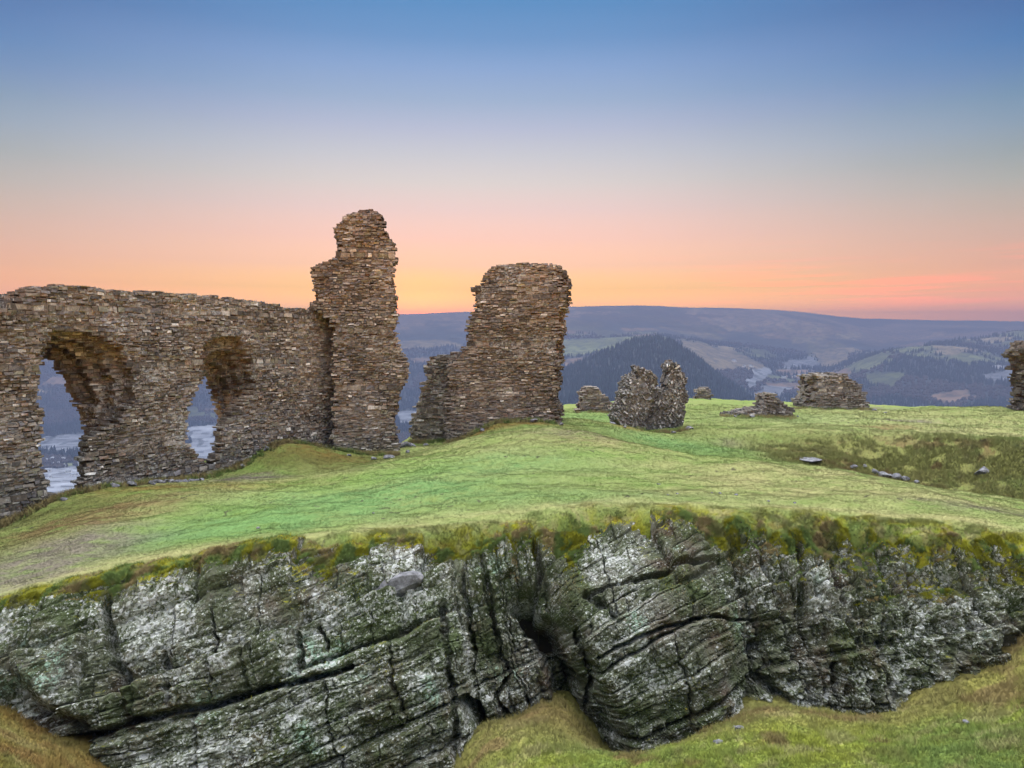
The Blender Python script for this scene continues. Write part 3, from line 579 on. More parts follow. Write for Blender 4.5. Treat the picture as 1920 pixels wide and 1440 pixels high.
# ---- great wall with two broken windows, and the tall stub at its end
A0 = np.array([-13.3, 19.0]); AD = (0.55, 0.83)
wall_out = [(-420, 600), (-150, 580), (0, 572), (22, 570), (36, 556), (60, 545), (100, 537), (160, 536), (225, 546), (320, 549), (370, 553), (430, 561), (490, 567), (530, 576), (575, 581), (700, 586), (702, 930), (480, 960), (200, 1010), (0, 1080), (-200, 1190), (-420, 1300)]
win1 = ([(77, 645), (100, 618), (168, 622), (222, 650), (248, 700), (246, 752), (212, 795), (166, 825), (163, 888), (150, 918), (112, 938), (90, 915), (80, 860), (79, 800), (71, 730)],
        [(79, 650), (84, 652), (90, 676), (105, 690), (120, 718), (136, 752), (152, 785), (161, 822), (162, 890), (146, 928), (108, 950), (55, 920), (40, 860), (40, 800), (48, 730)])
win2 = ([(379, 700), (370, 680), (384, 645), (415, 628), (450, 633), (468, 680), (474, 735), (450, 768), (415, 798), (410, 845), (388, 874), (370, 852), (352, 830), (350, 780), (362, 740)],
        [(380, 698), (378, 699), (381, 700), (385, 703), (389, 712), (393, 730), (401, 755), (406, 775), (410, 805), (409, 845), (385, 884), (350, 862), (325, 830), (325, 780), (345, 740)])
castle = empty('castle_ruin', (-8.0, 24.5, -4.3))
tag(castle, 'long ruined castle wall with two broken window openings and a tall jagged stub', 'castle ruin')
wl = masonry('window_wall', A0, AD, 1.5, wall_out, [win1, win2], cw=0.17, ch=0.070, ragged=0.08, mortar=1.0, zfade=2.0); parent(wl, castle)
tower_out = [(626, 905), (628, 700), (622, 600), (583, 582), (584, 572), (596, 560), (590, 520), (586, 506), (600, 498), (620, 491), (634, 479), (637, 460), (629, 432), (640, 421), (650, 406), (675, 398), (700, 400), (718, 406), (716, 426), (733, 447), (743, 466), (740, 490), (738, 530), (745, 575), (743, 610), (742, 640), (755, 665), (765, 688), (765, 706), (755, 725), (746, 745), (740, 780), (742, 810), (746, 850), (748, 905)]
tower_back = [(x - (12 if x > 700 else -6), y) for x, y in tower_out]
tw = masonry('tall_stub', unp(680, 840, 27.8)[:2], (1, 0.10), 2.2, tower_out, cw=0.18, ch=0.070, ragged=0.11, mortar=.9, warm=.12, zfade=1.2, back=tower_back); parent(tw, castle)
# ---- second tower fragment
pil_out = [(836, 880), (834, 800), (836, 740), (840, 690), (868, 662), (876, 640), (876, 612), (890, 590), (894, 548), (906, 530), (911, 510), (940, 498), (985, 496), (1040, 494), (1056, 510), (1066, 532), (1060, 556), (1049, 596), (1054, 622), (1045, 650), (1050, 678), (1042, 702), (1046, 722), (1038, 742), (1045, 790), (1046, 860)]
pillar = empty('tower_ruin', (0.0, 31.8, -4.0)); tag(pillar, 'broad broken tower fragment leaning left, standing right of the sunset glow', 'tower ruin')
pm = masonry('tower_wall', unp(950, 800, 30.8)[:2], (1, -0.12), 2.6, pil_out, cw=0.20, ch=0.072, ragged=0.16, mortar=.8, warm=.15, zfade=1.0); parent(pm, pillar)
stub_out = [(770, 890), (770, 800), (783, 745), (800, 712), (800, 680), (822, 671), (850, 664), (862, 668), (866, 890)]
sm_ = masonry('low_stub', unp(830, 800, 31.6)[:2], (1, -0.45), 1.7, stub_out, cw=0.26, ch=0.09, ragged=0.14, mortar=.7, zfade=2.5); parent(sm_, pillar)
# ---- small ruins across the summit
GREYW = [.06, .12, .24, .14, .16, .08, .16, .02, .05]
def small_ruin(name, label, cat, px, py, Y, outline, th, **kw):
    bx, by, bz = [float(v) for v in unp(px, py, Y)]
    o = masonry(name, (bx, by), kw.pop('dirv', (1, 0)), th, outline, **kw)
    me = o.data; me.transform(__import__('mathutils').Matrix.Translation((-bx, -by, -bz))); o.location = (bx, by, bz)
    if label: tag(o, label, cat)
    return o
small_ruin('wall_fragment', 'small stepped wall fragment just right of the tower fragment', 'ruin', 1115, 769, 47,
           [(1082, 790), (1082, 764), (1088, 750), (1086, 740), (1098, 728), (1110, 726), (1124, 736), (1134, 745), (1142, 760), (1152, 768), (1152, 790)], 2.0, cw=.34, ch=.11, ragged=.2, warm=.1, cd=.5)
lean_r = empty('leaning_ruin', unp(1220, 808, 35.8)); tag(lean_r, 'cleft pair of leaning masonry lumps with steeply tilted stones on the grass', 'ruin')
o = masonry('left_lump', unp(1195, 808, 35.2)[:2], (1, .1), 2.0, [(1158, 835), (1156, 808), (1149, 788), (1155, 770), (1162, 760), (1163, 742), (1172, 730), (1176, 712), (1186, 709), (1192, 704), (1195, 688), (1202, 697), (1210, 692), (1216, 700), (1226, 700), (1232, 712), (1231, 726), (1222, 742), (1216, 770), (1208, 790), (1210, 812), (1210, 835)], cw=.19, ch=.075, cd=.22, tilt=-1.05, ragged=.12, pal_w=GREYW, grey=1.05, rot_j=.38, mortar=.3); parent(o, lean_r)
o = masonry('right_lump', unp(1250, 805, 36.6)[:2], (1, .0), 1.6, [(1178, 835), (1186, 800), (1198, 765), (1212, 742), (1222, 728), (1232, 738), (1240, 728), (1247, 734), (1249, 716), (1246, 705), (1249, 686), (1262, 682), (1272, 685), (1279, 700), (1287, 714), (1284, 732), (1290, 745), (1283, 775), (1278, 800), (1278, 835)], cw=.19, ch=.075, cd=.22, tilt=1.2, ragged=.12, pal_w=GREYW, grey=1.05, rot_j=.42, mortar=.3); parent(o, lean_r)
small_ruin('masonry_block', 'smallest squat block of masonry on the far mound behind the leaning pair', 'ruin', 1320, 748, 54,
           [(1303, 765), (1304, 738), (1310, 730), (1328, 728), (1332, 738), (1336, 746), (1338, 765)], 1.4, cw=.4, ch=.15, ragged=.1, cd=.45)
small_ruin('rubble_mound', 'low dark hump of rubble trailing loose stones to its left', 'ruin', 1440, 781, 43,
           [(1348, 800), (1352, 779), (1385, 773), (1416, 766), (1424, 758), (1424, 745), (1440, 740), (1457, 739), (1458, 748), (1474, 758), (1487, 768), (1488, 780), (1488, 800)], 2.0, cw=.26, ch=.09, tilt=-.12, ragged=.14, rot_j=.14, pal_w=GREYW, grey=.85, cd=.5)
small_ruin('ruined_wall', 'trapezoid of ruined wall with a sloping right shoulder on the far grass', 'ruin', 1562, 765, 49,
           [(1490, 790), (1492, 762), (1500, 745), (1507, 722), (1506, 705), (1535, 704), (1550, 700), (1575, 700), (1592, 708), (1604, 720), (1620, 722), (1622, 740), (1632, 765), (1634, 790)], 3.0, cw=.34, ch=.11, ragged=.2, pal_w=GREYW, grey=.85, cd=.55, zfade=1.0)
small_ruin('standing_ruin', 'tall overhanging piece of ruin cut off by the right edge of the view', 'ruin', 1915, 768, 46,
           [(1902, 795), (1903, 768), (1908, 745), (1903, 700), (1899, 672), (1890, 655), (1905, 645), (1925, 636), (1960, 640), (1990, 660), (1995, 720), (1990, 795)], 2.2, cw=.34, ch=.11, ragged=.16, cd=.5)

# ------------------------------------------------------------------ loose rocks
def rock_mesh(size, seed, flat=.6):
    r = np.random.default_rng(seed); me = bpy.data.meshes.new('loose_rock')
    import bmesh
    bm = bmesh.new(); bmesh.ops.create_icosphere(bm, subdivisions=3, radius=1)
    pl = [(r.standard_normal(3), .45 + .4 * r.random()) for _ in range(14)]; pl = [(p_ / np.linalg.norm(p_), k) for p_, k in pl]
    for v in bm.verts:
        c_ = np.array(v.co)
        for p_, k in pl:
            dd = c_ @ p_
            if dd > k: c_ = c_ - p_ * (dd - k)
        v.co = c_ * np.array([size[0], size[1], size[2]])
    bm.to_mesh(me); bm.free(); me.materials.append(M_ROCK2); return me
def plain_rock():
    m, t, p = new_mat('bare_stone'); g_ = N(t, 'ShaderNodeNewGeometry')
    n = N(t, 'ShaderNodeTexNoise'); n.inputs['Scale'].default_value = 7; n.inputs['Detail'].default_value = 8; n.inputs['Roughness'].default_value = .7; L(t, g_.outputs['Position'], n.inputs['Vector'])
    L(t, ramp(t, n.outputs[0], [(0.3, (0.05, 0.05, 0.05)), (0.5, (0.13, 0.13, 0.14)), (0.66, (0.26, 0.26, 0.28))]), p.inputs['Base Color']); b, _ = detail_bump(t, 20, .7, .03); L(t, b, p.inputs['Normal'])
    return m
M_ROCK2 = plain_rock()
ORD = 'first second third fourth fifth sixth seventh eighth ninth tenth eleventh twelfth thirteenth fourteenth fifteenth sixteenth'.split()
def z_at(fn, x, y): return float(fn(np.array([[x]]), np.array([[y]]))[0, 0])
def put_rock(name, px, py, Y, size, fn, label, group=None, seed=0, rz=0, tilt=(0, 0)):
    x, y, _ = [float(v) for v in unp(px, py, Y)]
    o = bpy.data.objects.new(name, rock_mesh(size, seed)); COL.objects.link(o)
    o.location = (x, y, z_at(fn, x, y) + size[2] * (.12 if name in ('gully_slab', 'bank_rock', 'turf_stone') else .45)); o.rotation_euler = (tilt[0], tilt[1], rz)
    tag(o, label, 'rock', group); return o
put_rock('loose_rock', 1383, 1391, 10.55, (.11, .08, .07), ditch_z, 'grey angular stone lying on grass below the right end of the big slab', seed=1, rz=.5)
put_rock('loose_rock', 1377, 1373, 10.8, (.045, .04, .035), ditch_z, 'small pale stone just behind the grey angular stone in the ditch', seed=2)
put_rock('loose_rock', 1346, 1431, 10.1, (.09, .06, .03), ditch_z, 'flat grey stone at the bottom edge of the ditch grass', seed=3, rz=.4)
put_rock('loose_rock', 1811, 1358, 9.9, (.06, .05, .04), ditch_z, 'pale stone near a brown bare patch on the right ditch slope', seed=4)
put_rock('gully_slab', 1518, 860, 28.9, (.5, .75, .12), top_z, 'pale grey rock slab at the upper end of the grassy gully', seed=8, rz=-.5)
for i, (a, b, c_, s) in enumerate([(1600, 874, 28.9, .20), (1622, 872, 29.2, .16), (1640, 879, 28.9, .2), (1655, 884, 28.6, .26), (1668, 886, 28.7, .20), (1684, 890, 28.5, .28), (1700, 893, 28.3, .22), (1718, 899, 28.0, .18)]):
    put_rock('gully_stone', a, b, c_, (s, s * .8, s * .6), top_z, ORD[i] + ' from the left of the dark grey stones lying along the bottom of the gully', 'stones along the gully', seed=20 + i, rz=i)
put_rock('bank_rock', 1846, 873, 27.5, (.42, .3, .26), top_z, 'single rock poking from the grassy bank at the far right', seed=40)
for i in range(16):
    a = 285 + i * 6.3; put_rock('rubble_stone', a, 908 - (i % 3) * 3 - i * .3, 21.6 + .12 * (i % 3) + i * .07, (.13 + .05 * (i % 2), .1, .08), top_z, ORD[i] + ' from the left of the pale stones in the rubble heap below the wall', 'rubble heap below the wall', seed=50 + i, rz=i)
for i in range(12):
    a = 392 + i * 6; put_rock('footing_stone', a, 882 - i * 1.6, 23.9 + i * .13, (.2, .16, .09), top_z, ORD[i] + ' from the left of the pale footing stones under the right window opening', 'footing stones below the right window', seed=80 + i, rz=i)
for i in range(9):
    a = 140 + i * 8; put_rock('sill_stone', a, 915 - i * 1.0, 20.75 + i * .1, (.2, .16, .09), top_z, ORD[i] + ' from the left of the pale footing stones under the left window opening', 'footing stones below the left window', seed=100 + i, rz=i)
for i, (a, b, c_) in enumerate([(750, 846, 28.6), (757, 838, 30), (763, 842, 29.2), (770, 840, 29.6)]):
    put_rock('gap_stone', a, b, c_, (.28, .22, .14), top_z, ORD[i] + ' from the left of the pale stones in the gap between the two tall ruins', 'stones in the gap between the ruins', seed=120 + i, rz=i)

qx, qy, qz = rock_at(737, 1102); o = bpy.data.objects.new('smooth_slab', rock_mesh((.56, .22, .22), 213)); COL.objects.link(o); o.location = (qx, qy - .04, qz); o.rotation_euler = (.3, -.38, 0)
tag(o, 'smooth bare grey slab lying tilted on a mossy ledge of the rock face', 'rock')
for i, (a, b, c_) in enumerate([(1252, 938, 15.6), (1270, 930, 16), (1335, 930, 16), (1350, 926, 16.2), (1380, 940, 15.3), (1440, 944, 15), (1235, 912, 17.6), (1490, 946, 14.9), (700, 962, 15.2), (484, 992, 14.4)]):
    put_rock('turf_stone', a, b, c_, (.05, .04, .03), top_z, 'tiny dark stone lying on the open turf above the rock edge', 'tiny stones on the turf', seed=220 + i, rz=i)

FS = [(120, 945, 19.6), (215, 925, 20.9), (250, 918, 21.4), (455, 878, 24.6), (500, 858, 25.6), (655, 852, 26.6), (700, 858, 26.3), (730, 860, 26.4), (765, 852, 27.5), (800, 846, 29.3), (855, 836, 29.8), (905, 815, 30.2), (1000, 798, 30.2), (1052, 797, 30.4),
      (1148, 814, 34), (1172, 820, 33.5), (1262, 812, 34.6), (1292, 808, 35), (1378, 783, 42), (1410, 785, 42), (1496, 784, 43), (1486, 770, 48), (1640, 769, 48), (1660, 771, 47)]
for i, (a, b, c_) in enumerate(FS):
    k_ = .09 + .09 * ((i * 7) % 5) / 4; put_rock('fallen_stone', a, b, c_, (k_ * 1.3, k_, k_ * .7), top_z, 'weathered fallen stone sunk in the grass close to the foot of a ruin', 'fallen stones round the ruins', seed=300 + i, rz=i * 1.3)

# ------------------------------------------------------------------ far country
M = 1
fy = np.exp(np.linspace(math.log(60), math.log(7480), 560))
fpx = np.unique(np.concatenate([np.linspace(-3500, -40, 90), np.arange(-40, 1975, 3.2), np.linspace(1975, 6500, 110)]))
FZ = far_profile(fpx, fy)
def blur(a, n, ax):
    k = np.hanning(n + 2)[1:-1]; k /= k.sum(); pad = [(0, 0), (0, 0)]; pad[ax] = (n // 2, n // 2)
    return np.apply_along_axis(lambda v: np.convolve(v, k, 'valid'), ax, np.pad(a, pad, 'edge'))
FZb = blur(blur(FZ, 13, 0), 9, 1)
FPX, FY = np.meshgrid(fpx, fy); FX = (FPX - 960) / F * FY
amp = np.interp(FY, [60, 200, 1000, 3000, 7000, 9500], [0.5, 3, 9, 26, 30, 30])
rid = 1 - np.abs(fbm(FX / 900, FY / 900, 4, 501)) * 2
FZb = FZb + amp * (0.8 * fbm(FX / 420, FY / 420, 5, 511) + 0.35 * (rid - .6)) * np.interp(FY, [60, 4500, 5600, 9500], [1, 1, .35, .3])
eb = np.interp(FPX, ED[:, 0], ED[:, 1])
FZb = np.where(FY < 200, np.minimum(FZb, -5.5 - 0.5 * (FY - eb)), FZb)
def photo_xy(X, Y, Z):
    f_ = Y * math.cos(TH) - Z * math.sin(TH); u_ = Y * math.sin(TH) + Z * math.cos(TH)
    return 960 + X / f_ * F, 720 - u_ / f_ * F
from math import cos
FPXx, FPYy = photo_xy(FX, FY, FZb)
WOOD = np.array([0.036, 0.044, 0.044]); MOOR = np.array([0.125, 0.085, 0.060]); PAST = np.array([0.14, 0.16, 0.075]); FROST = np.array([0.26, 0.28, 0.32]); TAN = np.array([0.36, 0.29, 0.18])
wn = fbm(FX / 330, FY / 330, 5, 521)
# field mosaic: jittered cells with hedges
def fields(x, y, s, seed):
    xr = x * .94 + y * .34; yr_ = -x * .34 + y * .94
    xr = xr / s + .35 * fbm(x / s / 2, y / s / 2, 2, seed); yr_ = yr_ / (s * .8) + .35 * fbm(x / s / 2 + 9, y / s / 2, 2, seed)
    r = np.floor(yr_); c_ = np.floor(xr + h2(r, r * 0, seed)); fx = xr + h2(r, r * 0, seed) - c_; f2 = yr_ - r
    return h2(c_, r, seed + 1), np.minimum(np.minimum(fx, 1 - fx), np.minimum(f2, 1 - f2))
fh, fe = fields(FX, FY, 190, 531)
FCc = np.ones(FX.shape + (3,)) * WOOD
def mx(C, col, w): return C * (1 - w[..., None]) + col * w[..., None]
fld = (wn > np.where(FY < 3300, .2, .05)) | (fh > .9)
fc_ = np.where((fh < .3)[..., None], PAST, np.where((fh < .55)[..., None], TAN * .8, np.where((fh < .8)[..., None], PAST * .6, MOOR * 1.6)))
isf = (fld & (fe > .05)).astype(float)
FCc = FCc * (1 - isf[..., None]) + fc_ * isf[..., None] * 0.8
moor = sstep(3600, 4600, FY + 900 * wn); mo = fbm(FX / 500, FY / 350, 5, 541)[..., None]; FCc = mx(FCc, np.clip(np.where(mo > .12, MOOR * .35, MOOR * 1.5) * (1 + .6 * mo), .01, 1), moor * .8)
forest = np.where(isf < .5, 1.0, 0.0) * (1 - moor)
# cover traced where the photograph shows it
POLY = [([(1040, 700), (1075, 680), (1150, 652), (1200, 630), (1245, 630), (1300, 660), (1345, 700), (1400, 738), (1380, 790), (1000, 790)], 900, 1620, WOOD),
        ([(1050, 638), (1130, 632), (1210, 627), (1265, 634), (1190, 655), (1050, 672)], 1700, 3300, PAST * 1.0),
        ([(1265, 634), (1330, 648), (1400, 668), (1440, 690), (1340, 695), (1290, 662)], 1700, 3300, TAN * .5),
        ([(1412, 690), (1445, 688), (1432, 712), (1410, 728), (1390, 727), (1408, 705)], 1200, 3000, FROST * .75),
        ([(1460, 678), (1525, 668), (1532, 690), (1470, 692)], 1200, 3400, FROST * .65), ([(1530, 662), (1600, 658), (1590, 672), (1560, 692), (1532, 688)], 1200, 3800, TAN * .5),
        ([(1600, 682), (1670, 672), (1672, 680), (1625, 694), (1600, 692)], 1200, 3000, PAST), ([(1570, 625), (1615, 625), (1610, 636), (1575, 636)], 2500, 5200, TAN * .55), ([(1480, 632), (1540, 630), (1530, 642), (1476, 645)], 2500, 5200, TAN * .5),
        ([(1840, 705), (1900, 690), (1925, 690), (1925, 712), (1850, 715)], 1200, 2900, FROST * .6), ([(1740, 740), (1820, 730), (1830, 745), (1760, 755)], 900, 2400, MOOR * 1.4), ([(1690, 648), (1740, 646), (1735, 655), (1690, 658)], 1500, 3000, PAST),
        ([(1750, 648), (1810, 656), (1795, 666), (1755, 660)], 1500, 3000, TAN * .6), ([(1430, 725), (1490, 727), (1470, 745), (1410, 742)], 900, 2400, FROST * .6), ([(1620, 700), (1700, 700), (1680, 725), (1630, 725)], 900, 2600, PAST * .6),
        ([(350, 800), (420, 800), (420, 880), (350, 880)], 800, 2200, FROST * .95), ([(740, 770), (790, 775), (800, 795), (740, 800)], 800, 2600, FROST * .8), ([(740, 638), (830, 636), (870, 650), (740, 656)], 2500, 5200, TAN * .5),
        ([(60, 825), (170, 815), (170, 850), (60, 848)], 900, 2400, FROST * .75), ([(60, 880), (170, 870), (170, 940), (60, 950)], 700, 1400, FROST * .9), ([(740, 672), (1050, 672), (1050, 770), (740, 770)], 900, 3000, WOOD)]
for pts, y0, y1, col in POLY:
    m_ = inpoly(FPXx + 16 * fbm(FX / 150, FY / 150, 4, 552), FPYy + 5 * fbm(FX / 120, FY / 120, 3, 551), pts) & (FY > RM(y0)) & (FY < RM(y1))
    FCc[m_] = col * (0.9 + .2 * fbm(FX / 60, FY / 60, 3, 561)[m_][:, None]); forest[m_] = 1.0 if col is WOOD else 0.0
forest *= (FY > 500)
h3_, e3_ = fields(FX, FY, 95, 577); FCc = np.where(((e3_ < .07) & (FY < 5200))[..., None], FCc * .35 + WOOD * .4, FCc * (.8 + .35 * h3_)[..., None])
FCc[FY < 520] = OLIVE * .8
def far_mat():
    m, t, p = new_mat('far_land'); g_ = N(t, 'ShaderNodeNewGeometry')
    n = N(t, 'ShaderNodeTexNoise'); n.inputs['Scale'].default_value = .02; n.inputs['Detail'].default_value = 9; n.inputs['Roughness'].default_value = .65; L(t, g_.outputs['Position'], n.inputs['Vector'])
    v = ramp(t, n.outputs[0], [(0.3, (0.55, 0.55, 0.55)), (0.5, (1, 1, 1)), (0.7, (1.4, 1.4, 1.4))])
    L(t, mixc(t, 1.0, attr(t), v, 'MULTIPLY'), p.inputs['Base Color']); return m
far = make_mesh('hills', np.stack([FX, FY, FZb], -1).reshape(-1, 3), grid_faces(*FX.shape), True, FCc.reshape(-1, 3), far_mat()); tag(far, kind='structure')
# woodland ----------------------------------------------------------
cand = np.flatnonzero((forest > .5).ravel() & (FY.ravel() < 3700) & (FY.ravel() > 900) & (FPX.ravel() > -250) & (FPX.ravel() < 2200))
NT = 60000
wgt = (FY.ravel()[cand]) ** 0.9; pick = rng.choice(cand, NT, p=wgt / wgt.sum())
Xg, Yg, Zg = FX.ravel(), FY.ravel(), FZb.ravel()
sxp = Yg[pick] / F * 4; syp = Yg[pick] * 0.010
tx_ = Xg[pick] + sxp * (rng.random(NT) - .5); ty_ = Yg[pick] + syp * (rng.random(NT) - .5); tz_ = Zg[pick] - 2
con = (fbm(tx_ / 260, ty_ / 260, 3, 571) > -0.1) | ((tx_ / ty_ * F + 960 > 1000) & (tx_ / ty_ * F + 960 < 1420) & (ty_ < RM(1620)))
hgt = np.where(con, 11 + 10 * rng.random(NT), 7 + 6 * rng.random(NT)); rad = np.where(con, hgt * .20, hgt * .42)
ring = 6; angs = np.arange(ring) * 2 * math.pi / ring
prof = np.where(con[:, None], np.array([[1.0, .62, .05]]), np.array([[.75, 1.0, .35]])); ph = np.where(con[:, None], np.array([[.12, .5, 1.0]]), np.array([[.2, .55, .98]]))
tv = np.empty((NT, 3 * ring, 3)); a0 = rng.random(NT) * 6
for k in range(3):
    for j in range(ring):
        rr = rad * prof[:, k] * (0.8 + .4 * rng.random(NT)); tv[:, k * ring + j, 0] = tx_ + rr * np.cos(angs[j] + a0); tv[:, k * ring + j, 1] = ty_ + rr * np.sin(angs[j] + a0); tv[:, k * ring + j, 2] = tz_ + hgt * ph[:, k]
tf = []
for k in range(2):
    for j in range(ring): tf.append([k * ring + j, k * ring + (j + 1) % ring, (k + 1) * ring + (j + 1) % ring, (k + 1) * ring + j])
tf = np.array(tf); tfc = (tf[None] + 3 * ring * np.arange(NT)[:, None, None]).reshape(-1, 4)
tcol = np.where(con[:, None], np.array([[.024, .040, .042]]), np.array([[.058, .050, .048]])) * (.8 + .4 * rng.random((NT, 1)))
wd_ = make_mesh('woodland', tv.reshape(-1, 3), tfc, False, np.repeat(tcol, 3 * ring, 0), far_mat()); tag(wd_, kind='stuff', label='blue hazy woods covering the valley sides', cat='woodland')

# houses far below --------------------------------------------------
def simple_mat(name, col):
    m, t, p = new_mat(name); g_ = N(t, 'ShaderNodeNewGeometry'); n = N(t, 'ShaderNodeTexNoise'); n.inputs['Scale'].default_value = 1.5; L(t, g_.outputs['Position'], n.inputs['Vector'])
    c0 = tuple(v * .8 for v in col); L(t, ramp(t, n.outputs[0], [(0.3, c0), (0.7, col)]), p.inputs['Base Color']); return m
M_WHITE = simple_mat('white_render', (.8, .8, .8)); M_SLATE = simple_mat('frosted_slate', (.30, .32, .36)); M_GLASS = simple_mat('dark_pane', (.03, .03, .04))
from mathutils import Matrix
def far_z(x, y):
    pxx = x / y * F + 960; j = np.interp(pxx, fpx, np.arange(len(fpx))); i = np.interp(math.log(y), np.log(fy), np.arange(len(fy)))
    return float(FZb[int(round(i)), int(round(j))])
def bm_obj(name, verts, faces, mat, par):
    me = bpy.data.meshes.new(name); me.from_pydata(verts, [], faces); me.materials.append(mat); o = bpy.data.objects.new(name, me); COL.objects.link(o); o.parent = par; return o
def boxv(x0, x1, y0, y1, z0, z1): return [(x0, y0, z0), (x1, y0, z0), (x1, y1, z0), (x0, y1, z0), (x0, y0, z1), (x1, y0, z1), (x1, y1, z1), (x0, y1, z1)]
def house(px, py, Y, w, dpt, h, label, group=None, rz=0.0):
    Y = RM(Y); x, y, _ = [float(v) for v in unp(px, py, Y)]; e = empty('white_house', (x, y, far_z(x, y) - .5)); e.rotation_euler = (0, 0, rz); tag(e, label, 'house', group)
    bf = [tuple(f_) for f_ in BF]; bm_obj('wall', boxv(-w / 2, w / 2, -dpt / 2, dpt / 2, 0, h), bf, M_WHITE, e)
    o_ = .4; r_ = h + dpt * .4
    bm_obj('roof', [(-w / 2 - o_, -dpt / 2 - o_, h), (w / 2 + o_, -dpt / 2 - o_, h), (w / 2 + o_, dpt / 2 + o_, h), (-w / 2 - o_, dpt / 2 + o_, h), (-w / 2 - o_, 0, r_), (w / 2 + o_, 0, r_)],
           [(0, 1, 5, 4), (2, 3, 4, 5), (1, 2, 5), (3, 0, 4), (3, 2, 1, 0)], M_SLATE, e)
    for k in (-1, 1): bm_obj('window', boxv(k * w * .25 - .7, k * w * .25 + .7, -dpt / 2 - .05, -dpt / 2 + .1, h * .5, h * .75), bf, M_GLASS, e)
    return e
house(1868, 714, 1900, 26, 12, 9, 'large white house alone among the woods at the right')
house(1884, 715, 1930, 14, 9, 7, 'lower white wing right of the large white house in the woods')
r2 = np.random.default_rng(3)
for i in range(16):
    px = 84 + 80 * r2.random(); Y = 950 + 420 * r2.random(); py = 900
    house(px, py, Y, 8 + 6 * r2.random(), 7, 5, 'pale house of the frosty valley town seen through the left window opening', 'valley town houses', rz=r2.random() * 3)
for i, (a, Y) in enumerate([(1376, 2500), (1395, 2400), (1408, 2450), (1470, 2280), (1490, 2300), (1500, 2320)]):
    house(a, 700, Y, 16, 9, 7, ORD[i] + ' from the left of the tiny white cottages on the slope beyond the conifer hill', 'distant cottages', rz=i)

# ------------------------------------------------------------------ grass blades
def blades(name, x, y, z, h, w, col, lean=0.5, nb=3):
    n = len(x); V = np.empty((n, nb, 3, 3)); 
    for b in range(nb):
        a = rng.random(n) * 2 * math.pi; a2 = rng.random(n) * 2 * math.pi; hh = h * (.6 + .7 * rng.random(n)); le = lean * hh * (.3 + rng.random(n))
        ox = x + (rng.random(n) - .5) * h * .8; oy = y + (rng.random(n) - .5) * h * .8
        V[:, b, 0] = np.stack([ox - w * np.cos(a), oy - w * np.sin(a), z - .01], -1); V[:, b, 1] = np.stack([ox + w * np.cos(a), oy + w * np.sin(a), z - .01], -1)
        V[:, b, 2] = np.stack([ox + le * np.cos(a2), oy + le * np.sin(a2), z + hh], -1)
    C = np.repeat(col * (.90 + .24 * rng.random((n, 1))), nb * 3, 0)
    f = np.arange(n * nb * 3).reshape(-1, 3); return make_mesh(name, V.reshape(-1, 3), f, False, C, M_BLADE)
def blade_mat():
    m, t, p = new_mat('grass_blade'); L(t, attr(t), p.inputs['Base Color'])
    g_ = N(t, 'ShaderNodeNewGeometry'); v = N(t, 'ShaderNodeVectorMath', operation='MULTIPLY'); L(t, g_.outputs['Normal'], v.inputs[0]); v.inputs[1].default_value = (.16, .16, .16)
    a = N(t, 'ShaderNodeVectorMath', operation='ADD'); L(t, v.outputs[0], a.inputs[0]); a.inputs[1].default_value = (0, 0, 1)
    n = N(t, 'ShaderNodeVectorMath', operation='NORMALIZE'); L(t, a.outputs[0], n.inputs[0]); L(t, n.outputs[0], p.inputs['Normal']); return m
M_BLADE = blade_mat()
# turf of the summit
n = 400000
py_ = rng.random(n) ** .8; Yb = 1 / (1 / 11.6 + (1 / 50 - 1 / 11.6) * py_); xb = (rng.random(n) * 2050 - 65 - 960) / F * Yb
ok = (Yb > rim_y(xb) - .2) & (Yb < np.interp(960 + xb / Yb * F, ED[:, 0], ED[:, 1])); xb, Yb = xb[ok], Yb[ok]
sc_ = Yb / 13.0
o = blades('turf_grass', xb, Yb, top_z(xb, Yb), 0.012 * sc_ * (1 + .8 * np.clip(fbm(xb * 1.5, Yb * 2, 3, 601), 0, 1)), 0.006 * sc_, ground_col(xb, Yb), .8, 3)
tag(o, 'short green and straw coloured turf of the hilltop', 'grass', kind='stuff')
# rough tussocks over the rim
n = 120000; xb = rng.random(n) * 20.5 - 10; Yb = rim_y(xb) + .5 - 1.5 * rng.random(n) ** .8
cl = fbm(xb * 2.5, Yb * 4, 3, 611); ok = rng.random(n) < np.clip(.5 + cl * 1.1, .05, 1); xb, Yb, cl = xb[ok], Yb[ok], cl[ok]
o = blades('rim_grass', xb, Yb, top_z(xb, Yb), (.03 + .045 * np.clip(cl, 0, 1)), .005 + 0 * xb, ground_col(xb, Yb) * 1.05, .9, 3)
tag(o, 'rough mossy grass hanging over the rock edge', 'grass', kind='stuff')
tx0, ty0, th0 = [], [], []
def foot(p, q, n, hh, off=.25):
    t_ = rng.random(n); d_ = np.array(q) - np.array(p); nn = np.array([d_[1], -d_[0]]) / np.linalg.norm(d_)
    if nn @ -np.array(p) < 0: nn = -nn
    o_ = off * (rng.random(n) ** 1.5 * 1.6 - .2); tx0.append(p[0] + d_[0] * t_ + nn[0] * o_); ty0.append(p[1] + d_[1] * t_ + nn[1] * o_); th0.append(np.full(n, hh))
foot(A0 - np.array(AD) * 2, A0 + np.array(AD) * 11, 5200, .13, .35); foot(unp(625, 850, 27.2)[:2], unp(748, 850, 27.4)[:2], 900, .12)
foot(unp(835, 830, 30.9)[:2], unp(1046, 790, 30.7)[:2], 1800, .15, .4); foot(unp(770, 830, 31.8)[:2], unp(836, 830, 31.4)[:2], 500, .12)
